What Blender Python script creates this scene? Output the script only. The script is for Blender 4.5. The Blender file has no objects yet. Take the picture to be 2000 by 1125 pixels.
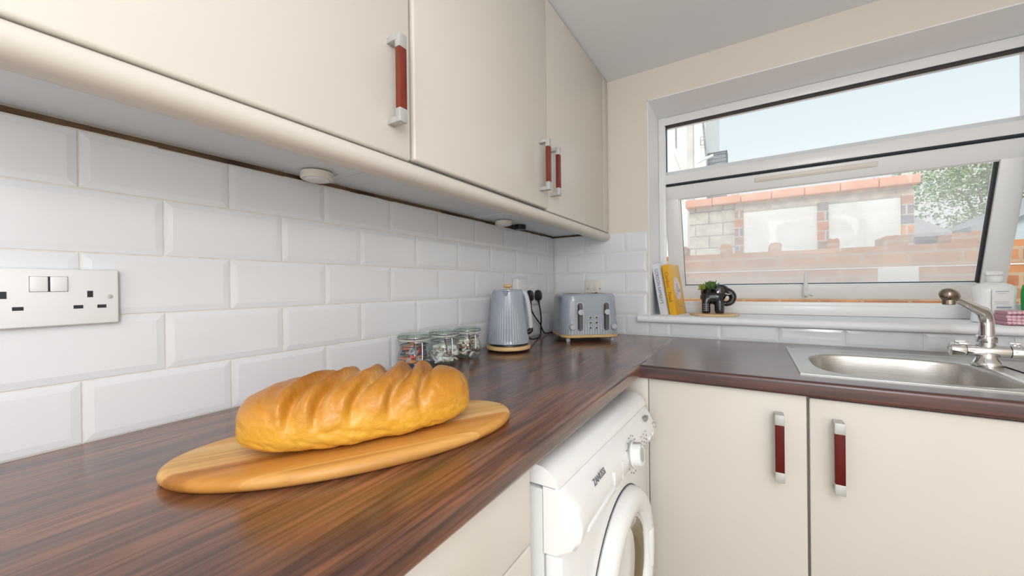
import bpy, bmesh, math, random
from mathutils import Vector, Matrix, noise
random.seed(4)
S = bpy.context.scene
COL = S.collection
PI = math.pi

# ------------------------------------------------------------------ camera
cd = bpy.data.cameras.new('camera'); cam = bpy.data.objects.new('camera', cd); COL.objects.link(cam)
YAW, PIT, ROL = 0.5601871875, -0.0035217593, -0.012428126636
fw = Matrix.Rotation(YAW, 3, 'Z') @ Vector((0, math.cos(PIT), math.sin(PIT)))
rt = Matrix.Rotation(YAW, 3, 'Z') @ Vector((1, 0, 0)); up = rt.cross(fw)
r2 = math.cos(ROL)*rt + math.sin(ROL)*up; u2 = -math.sin(ROL)*rt + math.cos(ROL)*up
M4 = Matrix((r2, u2, -fw)).transposed().to_4x4()
M4.translation = Vector((0.89247, -1.84757, 1.13729))
cam.matrix_world = M4
cd.sensor_fit = 'HORIZONTAL'; cd.sensor_width = 36; cd.lens = 740.634/2000*36
cd.clip_start = .02; cd.clip_end = 200
S.camera = cam

# ------------------------------------------------------------------ world, lights, exposure
S.view_settings.view_transform = 'Standard'; S.view_settings.look = 'None'
S.view_settings.gamma = 1; S.view_settings.exposure = 0.0
try: S.view_settings.use_curve_mapping = False
except Exception: pass
w = bpy.data.worlds.new('sky'); S.world = w; w.use_nodes = True
nt = w.node_tree; nt.nodes.clear()
wo = nt.nodes.new('ShaderNodeOutputWorld'); bg = nt.nodes.new('ShaderNodeBackground')
tc = nt.nodes.new('ShaderNodeTexCoord'); sx = nt.nodes.new('ShaderNodeSeparateXYZ'); rp = nt.nodes.new('ShaderNodeValToRGB')
nt.links.new(tc.outputs['Generated'], sx.inputs[0]); nt.links.new(sx.outputs['Z'], rp.inputs[0])
e = rp.color_ramp.elements
e[0].position = 0.0; e[0].color = (.93, .95, .96, 1); e[1].position = .5; e[1].color = (.66, .80, .88, 1)
x = e.new(.16); x.color = (.90, .94, .96, 1); x = e.new(.3); x.color = (.745, .85, .895, 1)
nt.links.new(rp.outputs[0], bg.inputs[0]); nt.links.new(bg.outputs[0], wo.inputs[0])
bg.inputs[1].default_value = 1.15

def area(name, loc, rot, sx_, sy_, power, col):
    l = bpy.data.lights.new(name, 'AREA'); l.shape = 'RECTANGLE'; l.size = sx_; l.size_y = sy_
    l.energy = power; l.color = col
    o = bpy.data.objects.new(name, l); COL.objects.link(o); o.location = loc; o.rotation_euler = rot
    return o
area('back_fill_light', (1.35, -3.74, 1.25), (math.radians(90), 0, 0), 1.3, 1.8, 13, (.92, .96, 1.0))  # unseen fill lamp added at the back to brighten the room
area('side_fill_light', (2.17, -2.75, 1.15), (0, math.radians(90), 0), 1.8, 1.0, 12, (.93, .97, 1.0))  # added fill lamp in front of the solid right wall, no door there
area('ceiling_panel_light', (1.35, -2.35, 2.10), (0, 0, 0), .9, .9, 9, (1.0, .97, .94))
pl = bpy.data.lights.new('added_uplight', 'POINT'); pl.energy = 19; pl.shadow_soft_size = .12; pl.color = (.98, .98, 1)  # unseen point lamp added to lift the ceiling, no fixture
po = bpy.data.objects.new('added_uplight', pl); COL.objects.link(po); po.location = (1.45, -2.35, 1.62)
sl = bpy.data.lights.new('hazy_sun', 'SUN'); sl.energy = 3.0; sl.angle = math.radians(25); sl.color = (1, .98, .95)
so = bpy.data.objects.new('hazy_sun', sl); COL.objects.link(so); so.rotation_euler = (math.radians(42), 0, math.radians(-8))

# ------------------------------------------------------------------ materials
def mat(name, col=(.8, .8, .8), rough=.5, metal=0, spec=.5, coat=0, coat_rough=.05, trans=0, emit=None):
    m = bpy.data.materials.new(name); m.use_nodes = True
    b = m.node_tree.nodes['Principled BSDF']
    b.inputs['Base Color'].default_value = (*col, 1); b.inputs['Roughness'].default_value = rough
    b.inputs['Metallic'].default_value = metal; b.inputs['Specular IOR Level'].default_value = spec
    b.inputs['Coat Weight'].default_value = coat; b.inputs['Coat Roughness'].default_value = coat_rough
    b.inputs['Transmission Weight'].default_value = trans
    if emit: b.inputs['Emission Color'].default_value = (*emit[0], 1); b.inputs['Emission Strength'].default_value = emit[1]
    return m
def N(m, t, **kw):
    n = m.node_tree.nodes.new('ShaderNode'+t)
    for k, v in kw.items():
        if k in n.inputs: n.inputs[k].default_value = v
        else: setattr(n, k, v)
    return n
def L(m, a, b): m.node_tree.links.new(a, b)
def bsdf(m): return m.node_tree.nodes['Principled BSDF']
def coords(m, scale=(1, 1, 1), rot=(0, 0, 0), src='Object'):
    t = N(m, 'TexCoord'); mp = N(m, 'Mapping'); L(m, t.outputs[src], mp.inputs[0])
    mp.inputs['Scale'].default_value = scale; mp.inputs['Rotation'].default_value = rot
    return mp.outputs[0]
def ramp(m, fac, stops):
    r = N(m, 'ValToRGB'); L(m, fac, r.inputs[0]); es = r.color_ramp.elements
    es[0].position, es[0].color = stops[0][0], (*stops[0][1], 1); es[1].position, es[1].color = stops[-1][0], (*stops[-1][1], 1)
    for p_, c_ in stops[1:-1]: q = es.new(p_); q.color = (*c_, 1)
    return r.outputs[0]
def bump(m, h, strength=.2, dist=.002):
    b = N(m, 'Bump'); b.inputs['Strength'].default_value = strength; b.inputs['Distance'].default_value = dist
    L(m, h, b.inputs['Height']); L(m, b.outputs[0], bsdf(m).inputs['Normal'])
def mixc(m, a, b, fac, mode='MIX'):
    x = N(m, 'Mix', data_type='RGBA', blend_type=mode)
    for s_, v in ((x.inputs[0], fac), (x.inputs[6], a), (x.inputs[7], b)):
        if hasattr(v, 'links'): L(m, v, s_)
        elif isinstance(v, (int, float)): s_.default_value = v
        else: s_.default_value = (*v, 1)
    return x.outputs[2]
def noisy(name, c1, c2, scale=8, rough=.5, detail=4, bmp=0, dist=.001, sc=(1, 1, 1), lo=.35, hi=.65, **kw):
    m = mat(name, c1, rough, **kw); v = coords(m, sc)
    n = N(m, 'TexNoise'); n.inputs['Scale'].default_value = scale; n.inputs['Detail'].default_value = detail; L(m, v, n.inputs['Vector'])
    L(m, ramp(m, n.outputs[0], [(lo, c1), (hi, c2)]), bsdf(m).inputs['Base Color'])
    if bmp: bump(m, n.outputs[0], bmp, dist)
    return m

def worktop_mat(name, along_y, dark, mid, hi):
    m = mat(name, mid, .34, spec=.5, coat=.75 if along_y else 1, coat_rough=.17 if along_y else .30); bsdf(m).inputs['Coat IOR'].default_value = 1.5
    fine = (150, 5, 150) if along_y else (5, 150, 150)
    med = (25, 3.0, 25) if along_y else (3.0, 25, 25)
    n1 = N(m, 'TexNoise'); n1.inputs['Scale'].default_value = 1; n1.inputs['Detail'].default_value = 3; n1.inputs['Distortion'].default_value = .6
    L(m, coords(m, med), n1.inputs['Vector'])
    n2 = N(m, 'TexNoise'); n2.inputs['Scale'].default_value = 1; n2.inputs['Detail'].default_value = 4; L(m, coords(m, fine), n2.inputs['Vector'])
    # narrow staves with staggered ends
    bt = N(m, 'TexBrick'); L(m, coords(m, (1, 1, 1), (0, 0, PI/2 if along_y else 0)), bt.inputs['Vector'])
    bt.inputs['Scale'].default_value = 1; bt.inputs['Brick Width'].default_value = .34; bt.inputs['Row Height'].default_value = .047
    bt.inputs['Mortar Size'].default_value = 0; bt.inputs['Color1'].default_value = (0, 0, 0, 1); bt.inputs['Color2'].default_value = (1, 1, 1, 1); bt.offset = .37
    c = ramp(m, n1.outputs[0], [(.33, dark), (.47, mid), (.68, hi)])
    c = mixc(m, c, ramp(m, n2.outputs[0], [(.40, (.40, .38, .38)), (.56, (1.15, 1.12, 1.08))]), .80, 'MULTIPLY')
    c = mixc(m, c, ramp(m, bt.outputs[0], [(0, (.82, .80, .82)), (1, (1.12, 1.08, 1.0))]), .8, 'MULTIPLY')
    L(m, c, bsdf(m).inputs['Base Color']); bump(m, n2.outputs[0], .12, .0006)
    return m
M = {}
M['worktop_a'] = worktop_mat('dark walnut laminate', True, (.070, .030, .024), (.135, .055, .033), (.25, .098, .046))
M['worktop_b'] = worktop_mat('dark walnut laminate far run', False, (.030, .007, .007), (.060, .012, .010), (.105, .024, .016))  # same laminate; the far run's darker, redder light is put into the colour
M['cream'] = noisy('cream vinyl door', (.65, .61, .55), (.665, .625, .565), 3, .28, spec=.45)
M['carcass'] = noisy('white melamine', (.74, .785, .82), (.77, .815, .85), 3, .45)
M['tile'] = noisy('white gloss tile', (.765, .785, .815), (.80, .82, .845), 2.5, .10, spec=.5)
M['grout'] = noisy('grout', (.70, .68, .64), (.78, .76, .72), 60, .9)
M['paint'] = noisy('magnolia paint', (.76, .70, .62), (.785, .725, .645), 2.2, .85, bmp=.05)
M['paint_white'] = noisy('white paint', (.87, .885, .91), (.89, .90, .92), 2, .7)
M['ceiling'] = noisy('ceiling paint', (.82, .84, .88), (.84, .86, .90), 2, .9)
M['floor'] = noisy('floor vinyl', (.42, .36, .29), (.50, .44, .36), 6, .5)
M['upvc'] = noisy('white upvc', (.85, .85, .845), (.87, .87, .865), 2, .25, spec=.5)
M['black'] = mat('black plastic', (.012, .012, .016), .35)
M['gasket'] = mat('black rubber gasket', (.015, .016, .022), .6)
M['plastic'] = mat('white plastic', (.80, .81, .81), .35)
M['plastic_ivory'] = mat('ivory plastic', (.80, .765, .69), .35)
M['enamel'] = noisy('white enamel', (.83, .835, .83), (.85, .855, .85), 2, .2, spec=.5)
M['enamel_side'] = mat('grey white enamel', (.66, .68, .66), .4)
M['chrome'] = mat('chrome', (.78, .78, .78), .07, 1)
M['steel'] = noisy('brushed steel', (.62, .60, .57), (.70, .685, .66), 4, .33, sc=(2, 60, 60), metal=1)
M['satin'] = noisy('satin nickel', (.50, .50, .485), (.58, .58, .565), 30, .45, metal=.35)
M['redwood'] = noisy('red brown handle wood', (.12, .016, .009), (.21, .036, .016), 1, .4, spec=.35, sc=(60, 60, 5))
M['dark_red'] = noisy('dark red handle wood', (.085, .004, .003), (.13, .007, .005), 1, .5, sc=(60, 60, 5), spec=.25)
M['timber'] = noisy('dark batten', (.035, .02, .012), (.16, .095, .05), 1, .8, sc=(30, 9, 30))
M['oak'] = noisy('pale beech', (.62, .40, .16), (.72, .50, .24), 1, .4, sc=(12, 12, 60))
M['beech_disc'] = noisy('beech disc', (.68, .46, .24), (.78, .56, .32), 1, .5, sc=(8, 60, 20))
M['grey_enamel'] = mat('blue grey gloss enamel', (.32, .37, .43), .16, coat=.5)
M['grey_plastic'] = mat('grey plastic', (.47, .51, .55), .3)
M['dark_in'] = mat('dark slot', (.02, .02, .025), .6)
M['track'] = mat('lever track', (.10, .11, .13), .4)
M['wire'] = mat('clip wire', (.34, .34, .36), .22, .9)
M['dots'] = mat('white glaze dots', (.42, .42, .44), .3)
M['white_text'] = mat('grey print', (.16, .16, .17), .6)

# window glass: clear, the view's washed-out haze painted in as a milky film
def glass_mat(name, film, tint=(1, 1, 1), refl=.9, rough=.0, grad=False):
    m = bpy.data.materials.new(name); m.use_nodes = True; t = m.node_tree; t.nodes.clear()
    o = N(m, 'OutputMaterial'); tr = N(m, 'BsdfTransparent'); tr.inputs[0].default_value = (*tint, 1)
    gl = N(m, 'BsdfGlossy'); gl.inputs['Roughness'].default_value = rough
    fr = N(m, 'LayerWeight'); fr.inputs[0].default_value = .5
    pw = N(m, 'Math', operation='POWER'); L(m, fr.outputs['Facing'], pw.inputs[0]); pw.inputs[1].default_value = 4.0
    ml = N(m, 'Math', operation='MULTIPLY_ADD'); L(m, pw.outputs[0], ml.inputs[0]); ml.inputs[1].default_value = refl; ml.inputs[2].default_value = .045
    mx = N(m, 'MixShader'); L(m, ml.outputs[0], mx.inputs[0]); L(m, tr.outputs[0], mx.inputs[1]); L(m, gl.outputs[0], mx.inputs[2])
    last = mx
    if film:
        di = N(m, 'BsdfTranslucent'); di.inputs[0].default_value = (.95, .96, .96, 1)
        nz = N(m, 'TexNoise'); nz.inputs['Scale'].default_value = 2.5; nz.inputs['Detail'].default_value = 2
        tcn = N(m, 'TexCoord'); L(m, tcn.outputs['Object'], nz.inputs['Vector'])
        mr = N(m, 'MapRange'); L(m, nz.outputs[0], mr.inputs[0]); mr.inputs[3].default_value = film*.7; mr.inputs[4].default_value = film*1.3
        m2 = N(m, 'MixShader'); L(m, mr.outputs[0], m2.inputs[0])
        if grad:  # painted haze grows stronger towards the bottom of the pane
            sz = N(m, 'SeparateXYZ'); L(m, tcn.outputs['Object'], sz.inputs[0]); g2 = N(m, 'MapRange'); L(m, sz.outputs['Z'], g2.inputs[0])
            g2.inputs[1].default_value = -.12; g2.inputs[2].default_value = -.50; g2.inputs[3].default_value = .55; g2.inputs[4].default_value = 1.5
            mm = N(m, 'Math', operation='MULTIPLY'); L(m, mr.outputs[0], mm.inputs[0]); L(m, g2.outputs[0], mm.inputs[1]); L(m, mm.outputs[0], m2.inputs[0])
        L(m, mx.outputs[0], m2.inputs[1]); L(m, di.outputs[0], m2.inputs[2]); last = m2
    L(m, last.outputs[0], o.inputs[0]); return m
M['glass'] = glass_mat('window glass', .03, refl=.6)
M['glass_hazy'] = glass_mat('window glass with painted haze', .27, refl=.6, grad=True)
M['jar_glass'] = glass_mat('jar glass', .04, (.93, .975, .96), .8)
M['lid_glass'] = glass_mat('jar lid glass', .12, (.88, .97, .93), .55)

# ------------------------------------------------------------------ mesh helpers
class MB:
    def __init__(s): s.bm = bmesh.new(); s.mi = 0
    def _tag(s, faces):
        for f in faces: f.material_index = s.mi
    def box(s, a, b, bev=0, seg=2, mtx=None):
        a, b = Vector(a), Vector(b)
        vs = [s.bm.verts.new((x_, y_, z_)) for x_ in (a.x, b.x) for y_ in (a.y, b.y) for z_ in (a.z, b.z)]
        F = [(0, 1, 3, 2), (4, 6, 7, 5), (0, 4, 5, 1), (2, 3, 7, 6), (0, 2, 6, 4), (1, 5, 7, 3)]
        fs = [s.bm.faces.new([vs[i] for i in f]) for f in F]
        s._tag(fs); bmesh.ops.recalc_face_normals(s.bm, faces=fs)
        if bev:
            es = list({e_ for f in fs for e_ in f.edges})
            r = bmesh.ops.bevel(s.bm, geom=es, offset=bev, segments=seg, profile=.5, affect='EDGES')
            s._tag(r['faces']); vs = list({v for f in r['faces'] for v in f.verts} | {v for v in vs if v.is_valid})
        if mtx: bmesh.ops.transform(s.bm, matrix=mtx, verts=[v for v in vs if v.is_valid])
        return s
    def loft(s, rings, closed=True, cap0=True, cap1=True, loop=False):
        R = [[s.bm.verts.new(p_) for p_ in r] for r in rings]; fs = []
        n = len(R[0]); k = n if closed else n-1; pr = list(zip(R, R[1:])) + ([(R[-1], R[0])] if loop else [])
        for A, B in pr:
            for i in range(k):
                j = (i+1) % n
                fs.append(s.bm.faces.new((A[i], A[j], B[j], B[i])))
        if closed and not loop:
            if cap0: fs.append(s.bm.faces.new(R[0][::-1]))
            if cap1: fs.append(s.bm.faces.new(R[-1]))
        s._tag(fs)
        if closed: bmesh.ops.recalc_face_normals(s.bm, faces=fs)
        return s
    def lathe(s, prof, n=40, c=(0, 0, 0), mod=None, cap0=True, cap1=True, axis='Z', sx=1, sy=1):
        c = Vector(c); rings = []
        for r, z in prof:
            ring = []
            for i in range(n):
                a = 2*PI*i/n; rr = r if mod is None else mod(r, z, a)
                p_ = Vector((rr*math.cos(a)*sx, rr*math.sin(a)*sy, z))
                if axis == 'X': p_ = Vector((p_.z, p_.x, p_.y))
                if axis == 'Y': p_ = Vector((p_.x, p_.z, p_.y))
                ring.append(c+p_)
            rings.append(ring)
        return s.loft(rings, cap0=cap0, cap1=cap1)
    def tube(s, pts, r, n=10, cap=True, loop=False, flat=1):
        pts = [Vector(p_) for p_ in pts]; rs = r if isinstance(r, (list, tuple)) else [r]*len(pts)
        rings = []; ref = None
        for i, p_ in enumerate(pts):
            if loop: t = pts[(i+1) % len(pts)]-pts[i-1]
            else: t = pts[min(i+1, len(pts)-1)]-pts[max(i-1, 0)]
            t.normalize()
            if ref is None: ref = Vector((0, 0, 1)) if abs(t.z) < .9 else Vector((1, 0, 0))
            a = t.cross(ref)
            if a.length < 1e-4: a = t.cross(Vector((0, 1, 0)))
            a.normalize(); b = t.cross(a); ref = a.cross(t)*1.0
            rings.append([p_ + rs[i]*(math.cos(2*PI*k/n)*a*flat + math.sin(2*PI*k/n)*b) for k in range(n)])
        return s.loft(rings, cap0=cap, cap1=cap, loop=loop)
    def prism(s, poly, axis, a, b, bev=0):
        """poly of 2D points extruded along axis from a to b"""
        def P(u, v, t): return {'X': (t, u, v), 'Y': (u, t, v), 'Z': (u, v, t)}[axis]
        s.loft([[P(u, v, a) for u, v in poly], [P(u, v, b) for u, v in poly]])
        return s
    def xf(s, mtx): bmesh.ops.transform(s.bm, matrix=mtx, verts=s.bm.verts[:]); return s
def sm(bm, ang=35):
    for f in bm.faces: f.smooth = True
    for e_ in bm.edges:
        if len(e_.link_faces) == 2:
            try: e_.smooth = e_.calc_face_angle() < math.radians(ang)
            except ValueError: e_.smooth = True
def link(name, me, parent=None):
    o = bpy.data.objects.new(name, me); COL.objects.link(o)
    if parent is not None: o.parent = parent
    return o
def obj(name, mb, mats, parent=None, ang=35, smooth=True):
    if smooth: sm(mb.bm, ang)
    me = bpy.data.meshes.new(name); mb.bm.to_mesh(me); mb.bm.free()
    for m_ in (mats if isinstance(mats, (list, tuple)) else [mats]): me.materials.append(m_)
    return link(name, me, parent)
def tag(o, label, cat, group=None, kind=None):
    o['label'] = label; o['category'] = cat
    if group: o['group'] = group
    if kind: o['kind'] = kind
    return o
def thing(name, label, cat, loc=(0, 0, 0), rz=0, group=None):
    o = bpy.data.objects.new(name, None); COL.objects.link(o); o.empty_display_size = .05
    o.location = loc; o.rotation_euler = (0, 0, rz)
    return tag(o, label, cat, group)
def struct(name, mb, m, label=None, parent=None, smooth=False):
    o = obj(name, mb, m, parent, smooth=smooth)
    if parent is None: o['kind'] = 'structure'
    if label: o['label'] = label
    return o
def copy_tree(o, parent=None):
    c = o.copy(); COL.objects.link(c); c.parent = parent
    for ch in list(o.children): copy_tree(ch, c)
    return c
def text(name, body, size, mtx, m, parent, align='CENTER', ext=.0002, sx=1.0):
    cu = bpy.data.curves.new('t', 'FONT'); cu.body = body; cu.size = size; cu.align_x = align; cu.align_y = 'CENTER'; cu.extrude = ext
    t = bpy.data.objects.new('t', cu); COL.objects.link(t)
    dg = bpy.context.evaluated_depsgraph_get(); me = bpy.data.meshes.new_from_object(t.evaluated_get(dg))
    bpy.data.objects.remove(t); me.transform(mtx @ Matrix.Diagonal((sx, 1, 1, 1))); me.materials.clear(); me.materials.append(m)
    return link(name, me, parent)
def frame_m(origin, xdir, ydir):
    xdir = Vector(xdir).normalized(); ydir = Vector(ydir).normalized(); z = xdir.cross(ydir)
    m_ = Matrix((xdir, ydir, z)).transposed().to_4x4(); m_.translation = Vector(origin); return m_

WT = .900     # worktop surface
YW = .23      # room-side face of the window frame

# ------------------------------------------------------------------ room shell
RX, RY, CZ = 2.2, -3.8, 2.14
wl = MB().box((-.12, RY-.1, 0), (0, .34, CZ)); wall_left = struct('wall_left', wl, M['paint'])
b = MB(); b.box((0, 0, 0), (.492, .34, CZ)); b.box((1.765, 0, 0), (RX, .34, CZ)); b.box((.492, 0, 2.0), (1.765, .34, CZ)); b.box((.492, 0, 0), (1.765, .34, .962))
wall_far = struct('wall_far', b, M['paint'])
struct('wall_right', MB().box((RX, RY-.1, 0), (RX+.12, .34, CZ)), M['paint'])
b = MB(); b.box((-.12, RY-.12, 0), (.7, RY, CZ)); b.box((2.0, RY-.12, 0), (RX+.12, RY, CZ)); b.box((.7, RY-.12, 2.05), (2.0, RY, CZ))
struct('wall_back', b, M['paint'])
struct('ceiling', MB().box((-.12, RY-.12, CZ), (RX+.12, .34, CZ+.1)), M['ceiling'])
struct('floor', MB().box((-.12, RY-.12, -.08), (RX+.12, .34, 0)), M['floor'])
# white plastered reveal
b = MB(); t_ = .004
b.box((.492, -.001, .996), (.492+t_, YW+.002, 2.0)); b.box((1.765-t_, -.001, .996), (1.765, YW+.002, 2.0)); b.box((.492, -.001, 2.0-t_), (1.765, YW+.002, 2.0))
struct('trim_1', b, M['paint_white'])
# screw hole left in the plaster
b = MB(); b.lathe([(.0045, 0), (.0045, -.0015), (.002, -.0018)], 12, (.409, 0, 2.071), axis='Y'); b.mi = 1; b.lathe([(.0018, -.0018), (.0018, -.0022)], 8, (.409, 0, 2.071), axis='Y')
obj('screw_hole', b, [M['paint_white'], M['dark_in']], wall_far)

# bevelled metro tiles
TL, TH, Z1 = .202, .10095, .9974
rows = [(WT, Z1)] + [(Z1+TH*i, Z1+TH*(i+1)) for i in range(3)] + [(Z1+TH*3, 1.391)]
def tiles(rects, to3):
    b = MB(); g = .0015
    for u0, u1, z0, z1 in rects:
        u0 += g; u1 -= g; z0 += g; z1 -= g
        if u1-u0 < .008 or z1-z0 < .008: continue
        i = min(.011, (u1-u0)*.3, (z1-z0)*.3); j = random.uniform(-.0004, .0004); k = random.uniform(-.0004, .0004)
        A = [(u0, z0), (u1, z0), (u1, z1), (u0, z1)]; B = [(u0+i, z0+i), (u1-i, z0+i), (u1-i, z1-i), (u0+i, z1-i)]
        h = [.0056+j, .0056+k, .0056-j, .0056-k]
        b.loft([[to3(u, z, .0005) for u, z in A], [to3(u, z, .0040) for u, z in A], [to3(u, z, hh) for (u, z), hh in zip(B, h)]], cap0=False)
    return b
def row_rects(r, off, lo, hi):
    out = []; z0, z1 = rows[r]; n0 = math.floor((lo-off)/TL)
    u = off+n0*TL
    while u < hi:
        a, c = max(u, lo), min(u+TL, hi)
        if c > a: out.append((a, c, z0, z1))
        u += TL
    return out
rc = []
for r in range(5): rc += row_rects(r, -1.7034 + (0 if r % 2 == 0 else TL/2), -2.7, -.006)
o = obj('tiles', tiles(rc, lambda u, z, h: (h, u, z)), M['tile'], wall_left, smooth=False)
obj('grout', MB().box((0, -2.7, WT-.02), (.0030, 0, 1.394)), M['grout'], wall_left, smooth=False)
rc = []
for r in range(5): rc += row_rects(r, .1804 + (0 if r % 2 == 0 else TL/2), .006, .490)
rows_save = rows[0]; rows[0] = (WT, .9635)
rc += [q for q in row_rects(0, .1804, .490, RX-.005)]; rows[0] = rows_save
obj('tiles', tiles(rc, lambda u, z, h: (u, -h, z)), M['tile'], wall_far, smooth=False)
b = MB(); b.box((0, -.0030, WT-.02), (.491, 0, 1.394)); b.box((.491, -.0030, WT-.02), (RX, 0, .965)); obj('grout', b, M['grout'], wall_far, smooth=False)
# rough dark packing strip in the gap above the tiles
b = MB()
y = -2.5
while y < -.01:
    st = random.uniform(.03, .12); y2 = min(y+st, -.008)
    b.box((.0005, y, 1.3925+random.uniform(-.001, .001)), (.0045+random.uniform(0, .002), y2, 1.4012)); y = y2
b.box((.006, -.0062, 1.393), (.285, -.0005, 1.4012))
obj('packing_strip', b, M['timber'], wall_left, smooth=False)

# window sill board
nose = [(-.024, .965), (-.031, .9665), (-.0355, .9715), (-.037, .978), (-.0355, .9855), (-.031, .991), (-.024, .9945), (-.012, .996), (YW+.06, .996), (YW+.06, .965)]
b = MB(); b.prism([(y_, z_) for y_, z_ in nose if y_ <= .001] + [(.001, .996), (.001, .965)], 'X', .445, RX-.001); b.box((.4965, .0008, .9652), (1.7605, YW+.055, .996))
struct('trim_2', b, M['paint_white'], smooth=True)

# ------------------------------------------------------------------ window
win = bpy.data.objects.new('window_1', None); COL.objects.link(win); win.location = (1.13, YW, .996); win['kind'] = 'structure'
def W(x_, y_, z_): return (x_-1.13, y_-YW, z_-.996)
def wbox(b, a, c, **k): b.box(W(*a), W(*c), **k)
b = MB(); Y1 = YW+.075
wbox(b, (.4962, YW, .9965), (.530, YW+.016, 1.996), bev=.003); wbox(b, (.4962, YW+.015, .9965), (.512, Y1, 1.996), bev=.002)
wbox(b, (.511, YW+.015, 1.70), (.530, Y1, 1.996), bev=.002)
wbox(b, (1.728, YW, .9965), (1.7608, YW+.016, 1.996), bev=.003); wbox(b, (1.742, YW+.015, .9965), (1.7608, Y1, 1.996), bev=.002)
wbox(b, (1.728, YW+.015, 1.70), (1.745, Y1, 1.996), bev=.002)
wbox(b, (.528, YW, 1.955), (1.73, Y1, 1.996), bev=.004); wbox(b, (.528, YW, 1.652), (1.73, Y1, 1.700), bev=.004)
# sloping glazing bead on the transom
b.prism([(.001, 1.699-.996), (.030, 1.722-.996), (.040, 1.722-.996), (.040, 1.699-.996)], 'X', .528-1.13, 1.73-1.13)
wbox(b, (.511, YW, .9965), (1.745, Y1, 1.040), bev=.004); wbox(b, (.511, YW, 1.034), (1.745, YW+.03, 1.054), bev=.004)
obj('frame', b, M['upvc'], win)
b = MB()
wbox(b, (.529, YW+.004, 1.9505), (1.729, YW+.040, 1.9555)); wbox(b, (.5295, YW+.022, 1.722), (.5325, YW+.040, 1.951)); wbox(b, (1.7255, YW+.022, 1.722), (1.7285, YW+.040, 1.951))
wbox(b, (.531, YW+.003, 1.645), (1.728, YW+.030, 1.6525))
obj('gasket', b, M['gasket'], win, smooth=False)
b = MB(); wbox(b, (.532, YW+.030, 1.7215), (1.727, YW+.036, 1.951)); obj('top_pane', b, M['glass'], win, smooth=False)
# open top-hung sash
TILT = math.radians(18.6); HZ, HY = 1.641, YW+.012
sash_m = Matrix.Translation(W(1.1265, HY, HZ)) @ Matrix.Rotation(TILT, 4, 'X')
sash = obj('opening_sash', MB().box((-.611, 0, -.070), (.611, .058, 0), .005).box((-.611, 0, -.612), (.611, .058, -.548), .005)
           .box((-.611, .0003, -.552), (-.541, .0577, -.066), .005).box((.541, .0003, -.552), (.611, .0577, -.066), .005)
           .box((-.545, .010, -.0755), (.545, .03, -.068), .002).box((-.545, .010, -.5505), (.545, .03, -.542), .002)
           .box((-.545, .010, -.55), (-.534, .03, -.068), .002).box((.534, .010, -.55), (.545, .03, -.068), .002), M['upvc'], win)
sash.matrix_local = sash_m
obj('pane', MB().box((-.536, .024, -.545), (.536, .030, -.072)), M['glass_hazy'], sash, smooth=False)
b = MB(); b.box((-.5355, .014, -.5425), (-.5325, .0235, -.075)); b.box((.5325, .008, -.5425), (.5415, .0235, -.075)); b.box((-.535, .018, -.5415), (.535, .0235, -.5395)); obj('gasket', b, M['gasket'], sash, smooth=False)
obj('trickle_vent', MB().box((-.21, -.008, -.034), (.21, 0.001, -.014), .003).box((-.19, -.010, -.028), (.19, -.006, -.020), .001), M['plastic_ivory'], sash)
b = MB(); b.box((-.022, -.012, -.598), (-.002, .001, -.566), .003); b.tube([(-.012, -.018, -.582), (-.012, -.022, -.560), (-.012, -.018, -.52), (-.012, -.013, -.472)], [.009, .009, .008, .006], 12, flat=1)
b.mi = 1; b.lathe([(.0055, -.021), (.0055, -.030)], 14, (-.012, 0, -.589), axis='Y'); b.tube([(.004, -.003, -.59), (.016, -.012, -.592)], .003, 8)
obj('catch_handle', b, [M['plastic'], M['chrome']], sash)

# ------------------------------------------------------------------ worktop
def nose_prof(front, back, s=1):
    z = WT; q = [(front-.0115, z), (front-.010, z), (front-.0062, z-.0007), (front-.003, z-.0024), (front-.001, z-.0050), (front, z-.0085), (front, z-.0095), (front, z-.031), (front-.001, z-.035), (front-.004, z-.038), (back, z-.038), (back, z)]
    return q
b = MB(); b.prism(nose_prof(.614, .0075), 'Y', -2.62, -.6942); b.box((.0075, -.6945, WT-.038), (.6142, -.0075, WT))
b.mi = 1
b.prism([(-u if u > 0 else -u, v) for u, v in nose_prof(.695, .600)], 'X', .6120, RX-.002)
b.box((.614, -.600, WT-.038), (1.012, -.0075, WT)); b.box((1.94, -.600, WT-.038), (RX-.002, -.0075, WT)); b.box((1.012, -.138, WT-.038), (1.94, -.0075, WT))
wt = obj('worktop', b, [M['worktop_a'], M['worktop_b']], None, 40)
tag(wt, 'dark walnut effect L-shaped kitchen worktop with rounded front edge below the white tiles', 'worktop')

# ------------------------------------------------------------------ handles and cabinets
def handle_mb(axis_out, axis_len, centre, length=.166, wd=.019, stand=.036):
    """bar handle; axis_out = outward unit vector, axis_len = unit vector along bar; centre on the door face"""
    o_, l_ = Vector(axis_out), Vector(axis_len); s_ = o_.cross(l_); c = Vector(centre)
    m_ = Matrix((s_, o_, l_)).transposed().to_4x4(); m_.translation = c
    b = MB(); h = length/2; w2 = wd/2
    for sg in (1, -1):
        z0, z1 = sorted((sg*h, sg*(h-.011))); b.box((-w2+.0005, 0, z0+(.0005 if sg < 0 else 0)), (w2-.0005, stand-.002, z1-(.0005 if sg > 0 else 0)), .0008)
        z0, z1 = sorted((sg*h, sg*(h-.026))); b.box((-w2, stand-.013, z0), (w2, stand, z1), .0015)
    b.mi = 1; b.box((-w2+.0006, stand-.0125, -h+.0255), (w2-.0006, stand-.0006, h-.0255), .001)
    b.xf(m_); return b
OUTX, OUTY, UPZ, ALY = (1, 0, 0), (0, -1, 0), (0, 0, 1), (0, 1, 0)
CT = 2.137
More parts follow.
